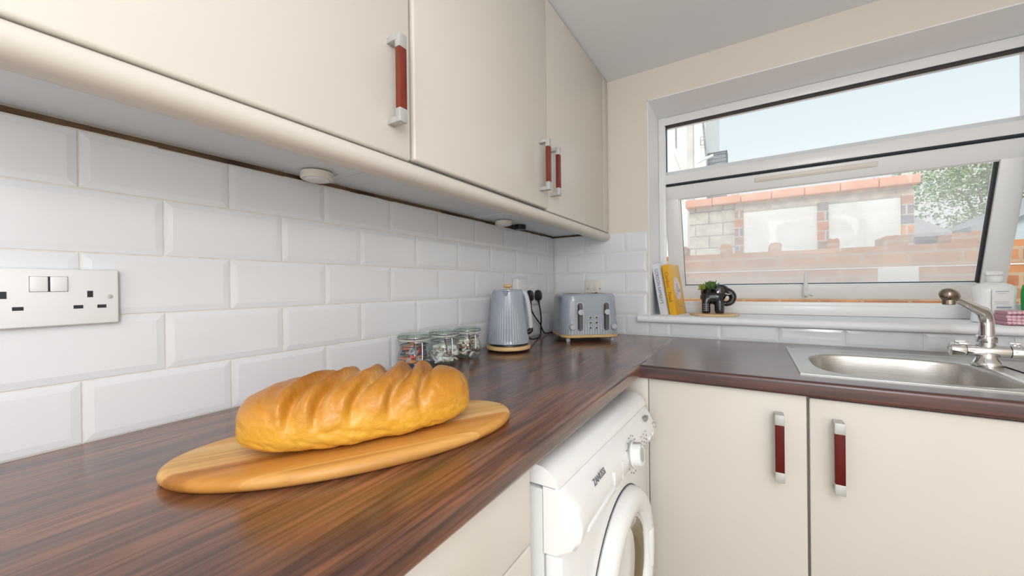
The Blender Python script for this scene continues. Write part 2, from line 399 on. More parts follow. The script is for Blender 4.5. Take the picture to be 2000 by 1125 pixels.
def wall_unit(label, y0, y1, door_y0, door_y1, face, handle_y, filler=None, door_z=1.3965):
    t = thing('wall_cabinet', label, 'cabinet', (0, (y0+y1)/2, 1.40), 0, 'wall cabinets over the worktop'); yc = (y0+y1)/2
    def q(x_, y_, z_): return (x_, y_-yc, z_-1.40)
    b = MB(); b.box(q(.0072, y0, 1.4015), q(.287, y0+.017, CT)); b.box(q(.0072, y1-.017, 1.4015), q(.287, y1, CT)); b.box(q(.0072, y0+.0175, 1.4035), q(.286, y1-.0175, CT))
    if filler: b.box(q(.0072, filler[0], 1.4015), q(.289, filler[1], CT))
    obj('carcass', b, M['carcass'], t, smooth=False)
    if filler: obj('filler_strip', MB().box(q(.2895, filler[0]+.002, 1.3965), q(.305, filler[1], CT), .002), M['cream'], t)
    d = obj('door', MB().box(q(face-.019, door_y0, door_z), q(face, door_y1, CT-.003), .005, 3), M['cream'], t)
    obj('handle', handle_mb(OUTX, UPZ, q(face, handle_y, 1.533)), [M['satin'], M['redwood']], d)
    return t
wall_unit('cream wall cabinet nearest the camera, with the largest bar handle, above the double socket', -1.895, -1.2955, -1.893, -1.2975, .308, -1.3475)
wall_unit('middle cream wall cabinet of the run, its door slightly proud, above the clip-top jars', -1.2935, -.6835, -1.2925, -.6855, .313, -.738, door_z=1.3995)
wall_unit('cream wall cabinet at the end of the run by the window wall, above the kettle', -.6815, -.081, -.6805, -.080, .306, -.648, filler=(-.0795, -.0075))
prof = [(.262, 1.3945), (.262, 1.3655), (.266, 1.360), (.274, 1.3565), (.286, 1.3555), (.298, 1.3575), (.307, 1.363), (.312, 1.371), (.313, 1.380), (.310, 1.3885), (.304, 1.3930), (.296, 1.3945)]
pel = obj('light_pelmet', MB().prism(prof, 'Y', -1.893, -.0085), M['cream'], None, 50)
tag(pel, 'long cream rounded pelmet rail running under the wall cabinet doors', 'pelmet rail')

# puck lights under the cabinets
def puck(label, x_, y_):
    t = thing('puck_light', label, 'light', (x_, y_, 1.4015), 0, 'puck lights under the wall cabinets')
    obj('housing', MB().lathe([(.031, 0), (.034, -.002), (.034, -.014), (.032, -.0165), (.027, -.0165), (.0265, -.012)], 36, cap1=True), M['plastic_ivory'], t)
    obj('lens', MB().lathe([(.0265, -.0125), (.0262, -.0185), (.020, -.0205), (.008, -.021)], 32), M['plastic'], t)
puck('round cream puck light under the nearest wall cabinet', .064, -1.352)
puck('small round cream puck light under the end cabinet, left of the black sensor', .058, -.575)
s_ = thing('cabinet_sensor', 'small black round-ended switch box under the end wall cabinet', 'switch', (.052, -.437, 1.4035))
obj('case', MB().lathe([(.024, 0), (.026, -.002), (.026, -.018), (.023, -.0205)], 28), M['black'], s_)
obj('cable_plug', MB().tube([(-.004, -.025, -.010), (-.006, -.045, -.010), (-.012, -.060, -.008)], [.006, .005, .003], 10), M['black'], s_)

# base cabinets on the window wall
def base_unit(label, x0, x1, doors, post=None):
    xc = (x0+x1)/2; t = thing('base_cabinet', label, 'cabinet', (xc, -.4, 0), 0, 'base cabinets under the sink run')
    def q(x_, y_, z_): return (x_-xc, y_+.4, z_)
    b = MB(); b.box(q(x0, -.655, .13), q(x0+.018, -.08, .858)); b.box(q(x1-.018, -.655, .13), q(x1, -.08, .858)); b.box(q(x0+.018, -.655, .13), q(x1-.018, -.08, .148)); b.box(q(x0+.018, -.655, .828), q(x1-.018, -.635, .858)); b.box(q(x0+.018, -.62, 0), q(x1-.018, -.60, .13))
    obj('carcass', b, M['cream'], t, smooth=False)
    if post: obj('corner_post', MB().box(q(post[0], -.675, 0), q(post[1], -.640, .8605), .001), M['cream'], t)
    for d0, d1, zt, hx in doors:
        d = obj('door', MB().box(q(d0, -.676, .14), q(d1, -.657, zt), .003, 3), M['cream'], t)
        obj('handle', handle_mb(OUTY, UPZ, q(hx, -.676, .7285), .168, .020, .034), [M['satin'], M['dark_red']], d)
base_unit('cream base cabinet with red handle beside the washing machine, left of the sink', .633, 1.0095, [(.634, 1.0085, .8605, .952)], (.560, .6325))
base_unit('cream base cabinet with red handle directly under the steel sink', 1.011, 2.19, [(1.0135, 1.60, .856, 1.066), (1.603, 2.188, .856, 2.13)])

# drawer unit near the camera
t = thing('drawer_cabinet', 'cream drawer unit under the near worktop, left of the washing machine', 'drawer unit', (.3, -1.62, 0))
b = MB(); b.box((-.29, -.299, .13), (.270, -.281, .858)); b.box((-.29, .281, .13), (.270, .2985, .858)); b.box((-.29, -.28, .13), (.27, .28, .148)); b.box((-.29, -.28, .3), (-.28, .28, .858)); b.box((.24, -.28, .83), (.27, .28, .858)); b.box((.21, -.28, 0), (.225, .28, .13))
obj('carcass', b, M['cream'], t, smooth=False)
for z0, z1 in ((.727, .858), (.560, .724), (.352, .557), (.14, .349)):
    d = obj('drawer', MB().box((.272, -.2985, z0), (.293, .2985, z1), .004, 3), M['cream'], t)
    obj('handle', handle_mb(OUTX, ALY, (.293, 0, (z0+z1)/2 - (.003 if z1 > .8 else 0))), [M['satin'], M['redwood']], d)

# ------------------------------------------------------------------ washing machine
t = thing('washing_machine', 'white front-loading washing machine under the worktop by the inner corner', 'washing machine', (.33, -1.0, 0))
wx, wy = -.33, 1.0
def dz(y_): return -.024*(y_+1.3)/.6
def shear(b):
    for v in b.bm.verts: v.co.z += dz(v.co.y-wy)
    return b
b = MB(); b.box((.02+wx, -1.2985+wy, .02), (.602+wx, -.705+wy, .805), .003)
for sx_ in (.08, .52):
    for sy_ in (-1.24, -.76): b.lathe([(.02, 0), (.02, .022)], 16, (sx_+wx, sy_+wy, 0))
bod = obj('body', b, M['enamel_side'], t)
lidp = [(.03, .812), (.03, .8445), (.590, .8445), (.604, .8425), (.616, .837), (.625, .829), (.630, .820), (.6315, .8125)]
obj('lid', shear(MB().prism([(a+wx, c) for a, c in lidp], 'Y', -1.300+wy, -.704+wy)), M['enamel'], t, 40)
pp = [(.6035, .8110), (.6310, .8110), (.640, .803), (.649, .790), (.656, .776), (.6605, .760), (.6605, .748), (.657, .734), (.650, .720), (.641, .709), (.634, .7045), (.6035, .7020)]
b = MB(); rings = []
for i, y_ in enumerate([-1.2995, -1.297, -1.290, -1.275, -1.25, -1.1, -.9, -.75, -.73, -.715, -.708, -.705]):
    k = {0: .75, 1: .9, 2: 1.0, 9: .95, 10: .85, 11: .7}.get(i, 1.0)
    bulge = .007 if y_ < -1.26 else (.004 if y_ < -1.2 else 0)
    rings.append([((.603+(a-.603)*k+(bulge if .715 < c < .80 and a > .62 else 0))+wx, y_+wy, c) for a, c in pp])
b.loft(rings); obj('control_panel', shear(b), M['enamel'], t, 30)
obj('front_panel', MB().box((.6035+wx, -1.2985+wy, .10), (.634+wx, -.706+wy, .7012), .006, 3), M['enamel'], t)
obj('kick_panel', MB().box((.6035+wx, -1.2975+wy, .022), (.630+wx, -.707+wy, .0985), .005), M['enamel'], t)
# detergent drawer: an inset panel with a finger lip
fx = .6612+wx
b = MB(); b.box((.640+wx, -1.255+wy, .7285), (.6652+wx, -1.105+wy, .7405), .004, 3); b.box((.650+wx, -1.1035+wy, .735), (.6625+wx, -1.1025+wy, .765)); obj('detergent_drawer', b, M['enamel'], t)
face_up = (Vector((.656, 0, .776))-Vector((.6405, 0, .803))).normalized()*-1
# panel seam, dial, display, buttons, print
def pm(y_, z_, x_, upv=(-.33, 0, .94)): return frame_m((x_+wx, y_+wy, z_+dz(y_)), (0, 1, 0), upv)
text('brand_lettering', 'ZANUSSI', .0160, pm(-1.170, .789, .6538, (-.45, 0, .89)), M['white_text'], t, ext=.0005, sx=.95)
for y0_, y1_ in ((-1.205, -1.175), (-1.150, -1.125)): obj('faint_print', MB().box((.6608+wx, y0_+wy, .752+dz(-1.15)), (.6614+wx, y1_+wy, .755+dz(-1.15))), M['enamel_side'], t, smooth=False)
obj('panel_seam', shear(MB().box((.648+wx, -1.0405+wy, .735), (.6612+wx, -1.0395+wy, .772))), M['enamel_side'], t, smooth=False)
dial = MB(); dm = Matrix.Translation((.6600+wx, -.965+wy, .762+dz(-.965))) @ Matrix.Rotation(math.radians(-8), 4, 'Y')
dial.lathe([(.029, 0), (.029, .003), (.026, .005), (.0245, .020), (.022, .0225), (.004, .0225)], 36, axis='X'); dial.xf(dm)
dl = obj('programme_dial', dial, M['plastic'], t)
m2 = MB(); m2.lathe([(.0300, .0008), (.0300, .0032), (.0292, .0034)], 36, axis='X'); m2.lathe([(.0155, .0224), (.0155, .0229), (.0148, .0229)], 30, axis='X'); m2.box((.004, -.007, .019), (.0238, .007, .0262), .001); m2.xf(dm)
obj('dial_ring', m2, M['satin'], dl)
for k in range(14):
    a = math.radians(-150+k*23); b = MB(); b.box((-.0002, -.0035, -.0008), (.0006, .0035, .0008), mtx=dm @ Matrix.Translation((0, .040*math.cos(a), .040*math.sin(a)))); obj('dial_mark', b, M['white_text'], t, smooth=False)
for r in range(4):
    for c in range(3):
        b = MB(); b.box((0, -.003, -.0012), (.0006, .003, .0012), mtx=Matrix.Translation((.6612+wx-.002*(r == 0), -.875+c*.022+wy, .775-r*.010+dz(-.85)))); obj('programme_mark', b, M['white_text'], t, smooth=False)
b = MB(); b.box((.644+wx, -.800+wy, .790+dz(-.8)), (.6545+wx, -.776+wy, .802+dz(-.8)), .002); obj('display', b, noisy('lcd', (.20, .25, .20), (.24, .29, .24), 5, .2), t)
for k in range(2): obj('button', MB().box((.655+wx, -.80+k*.035+wy, .742+dz(-.8)), (.664+wx, -.772+k*.035+wy, .752+dz(-.8)), .003), M['plastic'], t)
b = MB(); b.lathe([(.008, 0), (.008, .006), (.006, .007)], 20, (.6585+wx, -.735+wy, .766+dz(-.74)), axis='X'); obj('button', b, M['satin'], t)
# porthole door
dc = (.634+wx, -.972+wy, .440)
b = MB(); b.lathe([(.212, .0005), (.215, .004), (.215, .014), (.211, .023), (.203, .030), (.190, .034), (.174, .033), (.162, .027), (.157, .016), (.155, .004)], 72, dc, axis='X', cap0=False, cap1=False)
b.box((dc[0]+.020, dc[1]+.160, dc[2]-.05), (dc[0]+.0365, dc[1]+.185, dc[2]+.05), .006, 3)
dr = obj('porthole_door', b, M['enamel'], t, 40)
m_ = MB(); m_.lathe([(.2175, .0002), (.2175, .0015), (.2155, .0015)], 72, dc, axis='X', cap0=False, cap1=False); m_.lathe([(.1555, .014), (.1555, .004), (.148, .003), (.148, .013)], 60, dc, axis='X', cap0=False, cap1=False); obj('door_seal', m_, M['dark_in'], dr)
m_ = MB(); m_.lathe([(.1475, .016), (.135, .012), (.105, -.012), (.090, -.025), (.04, -.028), (.002, -.028)], 60, dc, axis='X', cap0=False); obj('glass_bowl', m_, mat('smoked door glass', (.30, .25, .15), .06, metal=.6), dr)
m_ = MB(); m_.lathe([(.1560, .015), (.1560, .018), (.1475, .018), (.1475, .015)], 60, dc, axis='X', cap0=False, cap1=False); obj('chrome_ring', m_, M['chrome'], dr)

# ------------------------------------------------------------------ sink and tap
t = thing('kitchen_sink', 'inset stainless steel sink with rounded bowl and drainer under the window', 'sink', (1.25, -.37, WT))
ox, oy = 1.25, -.37
cx, cy, hx_, hy_ = 1.240, -.398, .195, .182
NS = 96
def sup(a, rx, ry, n=3.6):
    c, s = math.cos(a), math.sin(a); return (rx*math.copysign(abs(c)**(2/n), c), ry*math.copysign(abs(s)**(2/n), s))
def rect_pt(a, x0, x1, y0, y1):
    dx, dy = sup(a, 1, 1, 3.6); k = 1/max(abs(dx), abs(dy)); dx *= k; dy *= k
    return ((x0+x1)/2+dx*(x1-x0)/2, (y0+y1)/2+dy*(y1-y0)/2)
b = MB(); rings = []
angs = [2*PI*i/NS for i in range(NS)]
X0, X1, Y0_, Y1_ = 1.002, 1.478, -.612, -.126
for ins, z_ in ((0, .0003), (0, .0030), (.003, .0044), (.008, .0044), (.013, .0022), (.018, .0018)):
    rings.append([(rect_pt(a, X0+ins, X1 - (0 if ins < .0 else ins*0), Y0_+ins, Y1_-ins) + (z_,)) for a in angs])
for k, z_ in ((1.03, .0016), (1.0, .0004), (.985, -.004), (.975, -.012), (.965, -.05), (.95, -.10), (.92, -.125), (.86, -.142), (.75, -.150), (.4, -.153), (.12, -.155)):
    rings.append([(cx+sup(a, hx_*k, hy_*k)[0], cy+sup(a, hx_*k, hy_*k)[1], z_) for a in angs])
b.loft([[(x_-ox, y_-oy, z_) for x_, y_, z_ in r] for r in rings], cap0=False)
# drainer plate with ridges
def drz(x_, y_):
    e_ = min(1.952-x_, y_-Y0_, Y1_-y_)
    if e_ < .0005: return .0003
    if e_ < .004: return .0030
    if e_ < .009: return .0044
    z_ = .0018
    if x_ > 1.53 and -.56 < y_ < -.24: z_ += .0028*max(0, math.sin((y_+.56)/.32*PI*14))*min(1, (x_-1.53)/.03, (1.92-x_)/.03 if x_ < 1.92 else 0) - .0004
    return z_
gx = [1.478+(1.952-1.478)*i/50 for i in range(51)]
gx = sorted(set(gx+[1.9518, 1.949, 1.944])); gy = sorted(set([Y0_, Y0_+.0002, Y0_+.003, Y0_+.008, Y0_+.013]+[Y0_+.013+(.486-.026)*i/150 for i in range(1, 150)]+[Y1_-.013, Y1_-.008, Y1_-.003, Y1_-.0002, Y1_]))
V = [[b.bm.verts.new((x_-ox, y_-oy, drz(x_, y_))) for y_ in gy] for x_ in gx]
for i in range(len(gx)-1):
    for j in range(len(gy)-1): b.bm.faces.new((V[i][j], V[i+1][j], V[i+1][j+1], V[i][j+1]))
obj('sink_top', b, M['steel'], t, 60)
obj('drain_strainer', MB().lathe([(.040, -.1545), (.040, -.1525), (.034, -.1525), (.03, -.156), (.005, -.157)], 32, (cx-ox, cy-oy, 0)), M['chrome'], t)

t = thing('mixer_tap', 'chrome two-lever mixer tap with swivel spout behind the sink bowl', 'tap', (1.447, -.26, WT+.0022))
z0 = -.0022
obj('base', MB().lathe([(.030, 0), (.031, .003), (.029, .010), (.024, .017), (.020, .024), (.018, .034)], 36), M['chrome'], t)
b = MB(); zc = .943-WT+z0
b.lathe([(.0165, -.040), (.0172, -.030), (.0185, 0), (.0172, .030), (.0165, .040)], 32, (0, 0, zc), axis='X')
b.lathe([(.0150, .010), (.0150, .024)], 32, (0, 0, zc)); b.lathe([(.0200, .024), (.0205, .027), (.0205, .041), (.0190, .043)], 32, (0, 0, zc)); b.lathe([(.0175, .012), (.0175, .022)], 32, (0, 0, zc))
obj('crossbody', b, M['chrome'], t)
for sg in (-1, 1):
    b = MB(); pr = [(.0172, .0415), (.0180, .046), (.0185, .066), (.0182, .070), (.010, .072), (.009, .0708), (.002, .0708)]
    b.lathe([(r, sg*z_) for r, z_ in pr], 32, (0, 0, zc), axis='X')
    b.box((sg*.050 - .004, -.006, zc+.014), (sg*.050+.004+(.016 if sg < 0 else .0), .006, zc+.021), .002)
    b.tube([(sg*.056, 0, zc+.016), (sg*.060, 0, zc+.024), (sg*.040, 0, zc+.025)], [.004, .003, .003], 8)
    obj('lever', b, M['chrome'], t)
b = MB()
P0, P1 = Vector((0, 0, zc+.040)), Vector((1.343-1.447, -.385+.26, 1.097-WT+z0))
hd = Vector((P1.x, P1.y, 0)).normalized(); pts = [P0, P0+Vector((0, 0, .03))]
c0 = P0+Vector((0, 0, .030)); bend_top = P0.z+.072
e0 = Vector((0, 0, bend_top))+hd*.026
for k in range(1, 9):
    u = k/8; p_ = (1-u)**2*c0 + 2*u*(1-u)*Vector((0, 0, bend_top-.006)) + u*u*e0; pts.append(p_)
pts += [e0.lerp(P1, .5), P1]
b.tube(pts, [.0150]*3+[.0145]*6+[.0125, .0105, .0100][:len(pts)-9], 20); sp = obj('spout', b, M['chrome'], t, 60)
dirp = (P1-e0).normalized()
b = MB(); b.tube([P1-dirp*.012, P1-dirp*.004, P1+dirp*.006, P1+dirp*.020, P1+dirp*.030, P1+dirp*.034], [.011, .0155, .0175, .0170, .013, .007], 20); q = P1+dirp*.014; b.lathe([(.0125, 0), (.0125, -.020), (.0105, -.0215)], 24, (q.x, q.y, q.z-.004))
obj('nozzle', b, mat('dark nickel', (.30, .25, .20), .18, 1), sp)

# ------------------------------------------------------------------ sockets on the tiles
def rocker(b, y_, z_, x_): b.box((x_, y_-.0085, z_-.011), (x_+.0030, y_+.0085, z_+.011), .0012)
def pin(b, y_, z_, x_, w_, h_): b.box((x_-.0002, y_-w_/2, z_-h_/2), (x_+.0004, y_+w_/2, z_+h_/2))
def double_socket(label, y_, z_, holes=True):
    t = thing('double_socket', label, 'socket', (.0062, y_, z_))
    obj('faceplate', MB().box((0, -.073, -.0425), (.0105, .073, .0425), .0022, 3), M['plastic'], t)
    for k in (-1, 1):
        s2 = MB(); rocker(s2, k*.0095, .020, .0100); obj('switch', s2, M['plastic'], t)
    obj('switch_gap', MB().box((.0100, -.0184, .0087), (.0107, .0184, .0313)), M['dark_in'], t, smooth=False)
    for k in (-1, 1):
        c = k*.041; 
        for a_ in ((c, .0045, .0104, .0062, .0100), (c-.0125, -.0150, .0104, .0100, .0052), (c+.0125, -.0150, .0104, .0100, .0052)):
            b = MB(); pin(b, *a_); obj('pin_hole', b, M['dark_in'], t, smooth=False)
    for k in (-1, 1): obj('screw', MB().lathe([(.0034, .0100), (.0034, .0112), (.0025, .0114)], 14, (0, k*.0625, 0), axis='X'), M['satin'], t)
    return t
double_socket('white double wall socket with two switches at the near left of the tiles', -1.7365, 1.1295)
double_socket('white double wall socket behind the kettle with two black plugs in it', -.272, 1.094)
t = thing('plug_adaptor', 'white boxy plug-in adaptor on the tiles behind the kettle lid', 'adaptor', (.0062, -.3905, 1.127))
obj('case', MB().box((0, -.044, -.045), (.030, .044, .046), .006, 3), M['plastic'], t)
obj('vent_slots', MB().box((.0295, -.03, .022), (.0304, .03, .0235)), M['grout'], t, smooth=False)
for lab, y_, rz_ in (('black moulded plug nearer the kettle, in the socket behind it', -.313, 0), ('black moulded plug nearer the corner, beside the toaster', -.231, 0)):
    t = thing('mains_plug', lab, 'plug', (.0172, y_, 1.094), 0, 'black plugs in the corner socket')
    b = MB(); rings = []
    for x_, k in ((0, .92), (.004, 1), (.014, 1), (.021, .9), (.025, .6), (.026, .2)):
        rings.append([(x_, sup(a, .021*k, .026*k, 2.4)[0]*(1-.18*math.sin(a)), sup(a, .021*k, .026*k, 2.4)[1]) for a in [2*PI*i/28 for i in range(28)]])
    b.loft(rings); obj('plug_body', b, M['black'], t)
    obj('cord_guard', MB().tube([(.011, 0, -.022), (.012, .002, -.034), (.013, .003, -.045)], [.0062, .005, .0036], 12), M['black'], t)
def bez(pts, n=10):
    out = []; P = [Vector(p_) for p_ in pts]
    P = [P[0]]+P+[P[-1]]
    for i in range(1, len(P)-2):
        for k in range(n):
            t0 = k/n; a, b_, c, d = P[i-1], P[i], P[i+1], P[i+2]
            out.append(.5*((2*b_)+(-a+c)*t0+(2*a-5*b_+4*c-d)*t0*t0+(-a+3*b_-3*c+d)*t0**3))
    out.append(P[-2]); return out
c1 = obj('power_cord', MB().tube(bez([(.0305, -.309, 1.048), (.034, -.306, 1.02), (.036, -.270, .985), (.036, -.232, .957), (.034, -.208, .93), (.036, -.180, .9075), (.050, -.120, .9045), (.078, -.065, .9045)]), .0034, 10), M['black'])
tag(c1, 'black cord from the nearer plug, slanting down behind the toaster', 'cable', 'black cords in the corner')
c2 = obj('power_cord', MB().tube(bez([(.0305, -.227, 1.048), (.032, -.220, 1.02), (.030, -.209, .98), (.026, -.205, .94), (.030, -.215, .911), (.055, -.275, .9045), (.085, -.360, .9060), (.112, -.450, .915), (.135, -.520, .932), (.165, -.575, .955), (.188, -.612, .970)]), .0034, 10), M['black'])
tag(c2, 'black cord hanging straight down from the corner plug and looping to the kettle', 'cable', 'black cords in the corner')
t = thing('fused_spur', 'small square ivory fused switch on the window wall above the toaster', 'switch', (.2255, -.0062, 1.125))
obj('faceplate', MB().box((-.043, -.0095, -.043), (.043, 0, .043), .0022, 3), M['plastic_ivory'], t)
obj('fuse_carrier', MB().box((.004, -.0115, -.012), (.024, -.009, .018), .001).box((-.022, -.0125, -.010), (-.010, -.009, .012), .001), M['plastic_ivory'], t)
for x_ in (-.030, .034): obj('screw', MB().lathe([(.0030, -.0092), (.0030, -.0102)], 12, (x_, 0, -.004), axis='Y'), M['white_text'], t)
obj('neon_lamp', MB().box((.008, -.0102, -.026), (.022, -.0093, -.021)), M['white_text'], t)

# ------------------------------------------------------------------ kettle
KX, KY = .123, -.650
t = thing('electric_kettle', 'blue grey fluted electric kettle with wooden base and knob, left of the toaster', 'kettle', (KX, KY, WT+.0004))
obj('power_base', MB().lathe([(.072, 0), (.078, .002), (.080, .007)], 60).lathe([(.071, .0205), (.069, .029), (.066, .030)], 60, cap0=False), M['black'], t)
obj('wooden_band', MB().lathe([(.0795, .0065), (.0825, .009), (.0830, .016), (.0805, .0205), (.0700, .0212)], 72), M['oak'], t)
def flute(r, z_, a):
    k = max(0, min(1, (.185-z_)/.06))*max(0, min(1, (z_-.034)/.006)); return r - .0013*k*(abs(math.sin(a*26)))
prof = []
for i in range(40):
    u = i/39; z_ = .030+u*.188; prof.append((.0785-.0195*u**.92, z_))
prof = [(.072, .0295), (.0775, .0300)]+prof+[(.0582, .2205), (.0560, .2225)]
b = MB().lathe(prof, 312, mod=flute)
# pouring lip facing the camera side
sd = Vector((.42, -.908, 0)); sr = Vector((.908, .42, 0)); rings = []
for z_, w_, o_ in ((.196, .003, .0570), (.204, .010, .0615), (.212, .015, .0660), (.2215, .018, .0700)):
    rings.append([tuple(sd*(.045)-sr*w_+Vector((0, 0, z_))), tuple(sd*o_ - sr*w_*.3+Vector((0, 0, z_))), tuple(sd*o_+sr*w_*.3+Vector((0, 0, z_))), tuple(sd*.045+sr*w_+Vector((0, 0, z_)))])
b.loft(rings)
obj('body', b, M['grey_enamel'], t, 30)
lid = obj('lid', MB().lathe([(.0555, .2215), (.0550, .2250), (.052, .2265), (.010, .2275)], 60), M['grey_enamel'], t)
obj('knob', MB().lathe([(.007, .2270), (.006, .2330), (.0150, .2355), (.0170, .2390), (.0160, .2430), (.010, .2450), (.002, .2455)], 32), M['oak'], lid)
hd = Vector((.93, .36, 0))
hp = [hd*.052+Vector((0, 0, .218)), hd*.060+Vector((0, 0, .216)), hd*.068+Vector((0, 0, .204)), hd*.0745+Vector((0, 0, .180)), hd*.0795+Vector((0, 0, .145)), hd*.0835+Vector((0, 0, .110)), hd*.0850+Vector((0, 0, .084))]
obj('handle', MB().tube(bez(hp, 6), .0090, 16, flat=1.15), M['grey_plastic'], t, 60)
obj('handle_foot', MB().tube([hd*.0855+Vector((0, 0, .086)), hd*.085+Vector((0, 0, .073)), hd*.080+Vector((0, 0, .068)), hd*.066+Vector((0, 0, .070))], [.0085, .009, .009, .009], 12), M['black'], t)

# ------------------------------------------------------------------ toaster
TW, TD = .252, .236
f_ = Vector((.779, .627)); 
TX, TY = .2555, -.226
t = thing('four_slice_toaster', 'blue grey four-slice toaster with wooden base trim in the corner, right of the kettle', 'toaster', (TX, TY, WT+.0004), math.atan2(.627, .779))
def rrect(w_, d_, r, n=10, flut=0, z_=0, per=200):
    pts = []
    # perimeter as dense samples so flutes read
    seg = []
    hw, hd_ = w_/2-r, d_/2-r
    for cxx, cyy, a0 in ((hw, -hd_, -PI/2), (hw, hd_, 0), (-hw, hd_, PI/2), (-hw, -hd_, PI)):
        for k in range(n+1): a = a0+PI/2*k/n; seg.append((cxx+r*math.cos(a), cyy+r*math.sin(a)))
    P = seg+[seg[0]]; d = [0]
    for i in range(1, len(P)): d.append(d[-1]+math.hypot(P[i][0]-P[i-1][0], P[i][1]-P[i-1][1]))
    out = []; j = 0
    for i in range(per):
        s_ = d[-1]*i/per
        while d[j+1] < s_: j += 1
        u = (s_-d[j])/(d[j+1]-d[j]); x_, y_ = P[j][0]+(P[j+1][0]-P[j][0])*u, P[j][1]+(P[j+1][1]-P[j][1])*u
        if flut:
            tx, ty = P[j+1][0]-P[j][0], P[j+1][1]-P[j][1]; l_ = math.hypot(tx, ty); k = flut*abs(math.sin(i*PI/6)); x_ -= ty/l_*k; y_ += tx/l_*k
        out.append((x_, y_, z_))
    return out
for sx_ in (-1, 1):
    for sy_ in (-1, 1): obj('foot', MB().lathe([(.008, 0), (.009, .002), (.009, .018)], 16, (sx_*.097, sy_*.088, 0)), M['grey_plastic'], t)
PER = 480
b = MB(); b.loft([rrect(TW-.03, TD-.03, .036, per=PER, z_=.0165), rrect(TW-.005, TD-.005, .046, per=PER, z_=.0175), rrect(TW+.002, TD+.002, .05, per=PER, z_=.020), rrect(TW+.002, TD+.002, .05, per=PER, z_=.0285), rrect(TW-.004, TD-.004, .048, per=PER, z_=.0305)])
obj('wooden_trim', b, M['oak'], t)
b = MB(); rings = []
for z_, s2, fl in ((.030, -.004, 0), (.031, -.001, 0), (.034, 0, .0011), (.060, -.001, .0011), (.078, -.002, .0007), (.100, -.004, .0), (.140, -.008, 0), (.175, -.012, 0), (.190, -.015, 0), (.1975, -.020, 0), (.2010, -.028, 0), (.2025, -.040, 0)):
    rings.append(rrect(TW+s2, TD+s2, .05, flut=fl, z_=z_, per=PER))
b.loft(rings); obj('body', b, M['grey_enamel'], t, 40)
for sx_ in (-.052, .052):
    for k in (-.018, .018): obj('bread_slot', MB().box((sx_+k-.011, -.072, .2022), (sx_+k+.011, .072, .2030)), M['dark_in'], t, smooth=False)
def fyz(z_): return -(TD/2)+(.001+max(0, z_-.06)*.05)
yf = -TD/2
def pill(b, cx_, z0, z1, r, y0, y1, inner=None):
    o_ = []
    for k in range(13): a = PI*k/12; o_.append((cx_+r*math.cos(a), z1-r+r*math.sin(a)))
    for k in range(13): a = PI+PI*k/12; o_.append((cx_+r*math.cos(a), z0+r+r*math.sin(a)))
    return o_
for cx_ in (-.0525, .0615):
    b = MB()
    P = pill(b, cx_, .043, .168, .0145, 0, 0); Q = pill(b, cx_, .0455, .1655, .0122, 0, 0)
    b.loft([[(x_, yf+.006, z_) for x_, z_ in P], [(x_, yf-.0015, z_) for x_, z_ in P], [(x_, yf-.0015, z_) for x_, z_ in Q], [(x_, yf+.006, z_) for x_, z_ in Q]], cap0=False, cap1=False)
    lv = obj('lever_surround', b, M['satin'], t)
    b = MB(); b.loft([[(x_, yf+.0035, z_) for x_, z_ in Q], [(x_, yf+.0005, z_) for x_, z_ in Q]]); b.mi = 1; b.box((cx_-.0085, yf-.0004, .054), (cx_-.0030, yf+.001, .157)); obj('lever_track', b, [M['track'], M['dark_in']], lv)
    obj('lever_knob', MB().lathe([(.004, .004), (.004, -.008), (.0118, -.009), (.0125, -.012), (.0115, -.016), (.006, -.017)], 28, (cx_, yf, .126), axis='Y'), M['grey_plastic'], lv)
for i in range(2):
    for j in range(3):
        c = (-.0085+i*.0265, yf, .060+j*.0215)
        b = MB(); b.lathe([(.0062, .002), (.0062, -.0016), (.0045, -.002)], 18, c, axis='Y'); b.mi = 1; b.lathe([(.0040, -.0018), (.0040, -.0028), (.003, -.003)], 16, c, axis='Y'); obj('button', b, [M['satin'], M['dark_in']], t)
for cx_, ang_ in ((-.0860, 0), (.0930, 0)):
    yy = yf+.002 if abs(cx_) < .08 else yf+.004
    obj('browning_dial', MB().lathe([(.0125, .006), (.0130, -.002), (.0115, -.014), (.0105, -.0155), (.003, -.0155)], 28, (cx_, yy, .064), axis='Y').box((cx_-.0012, yy-.0175, .054), (cx_+.0012, yy-.0150, .074), .0006), M['grey_plastic'], t)

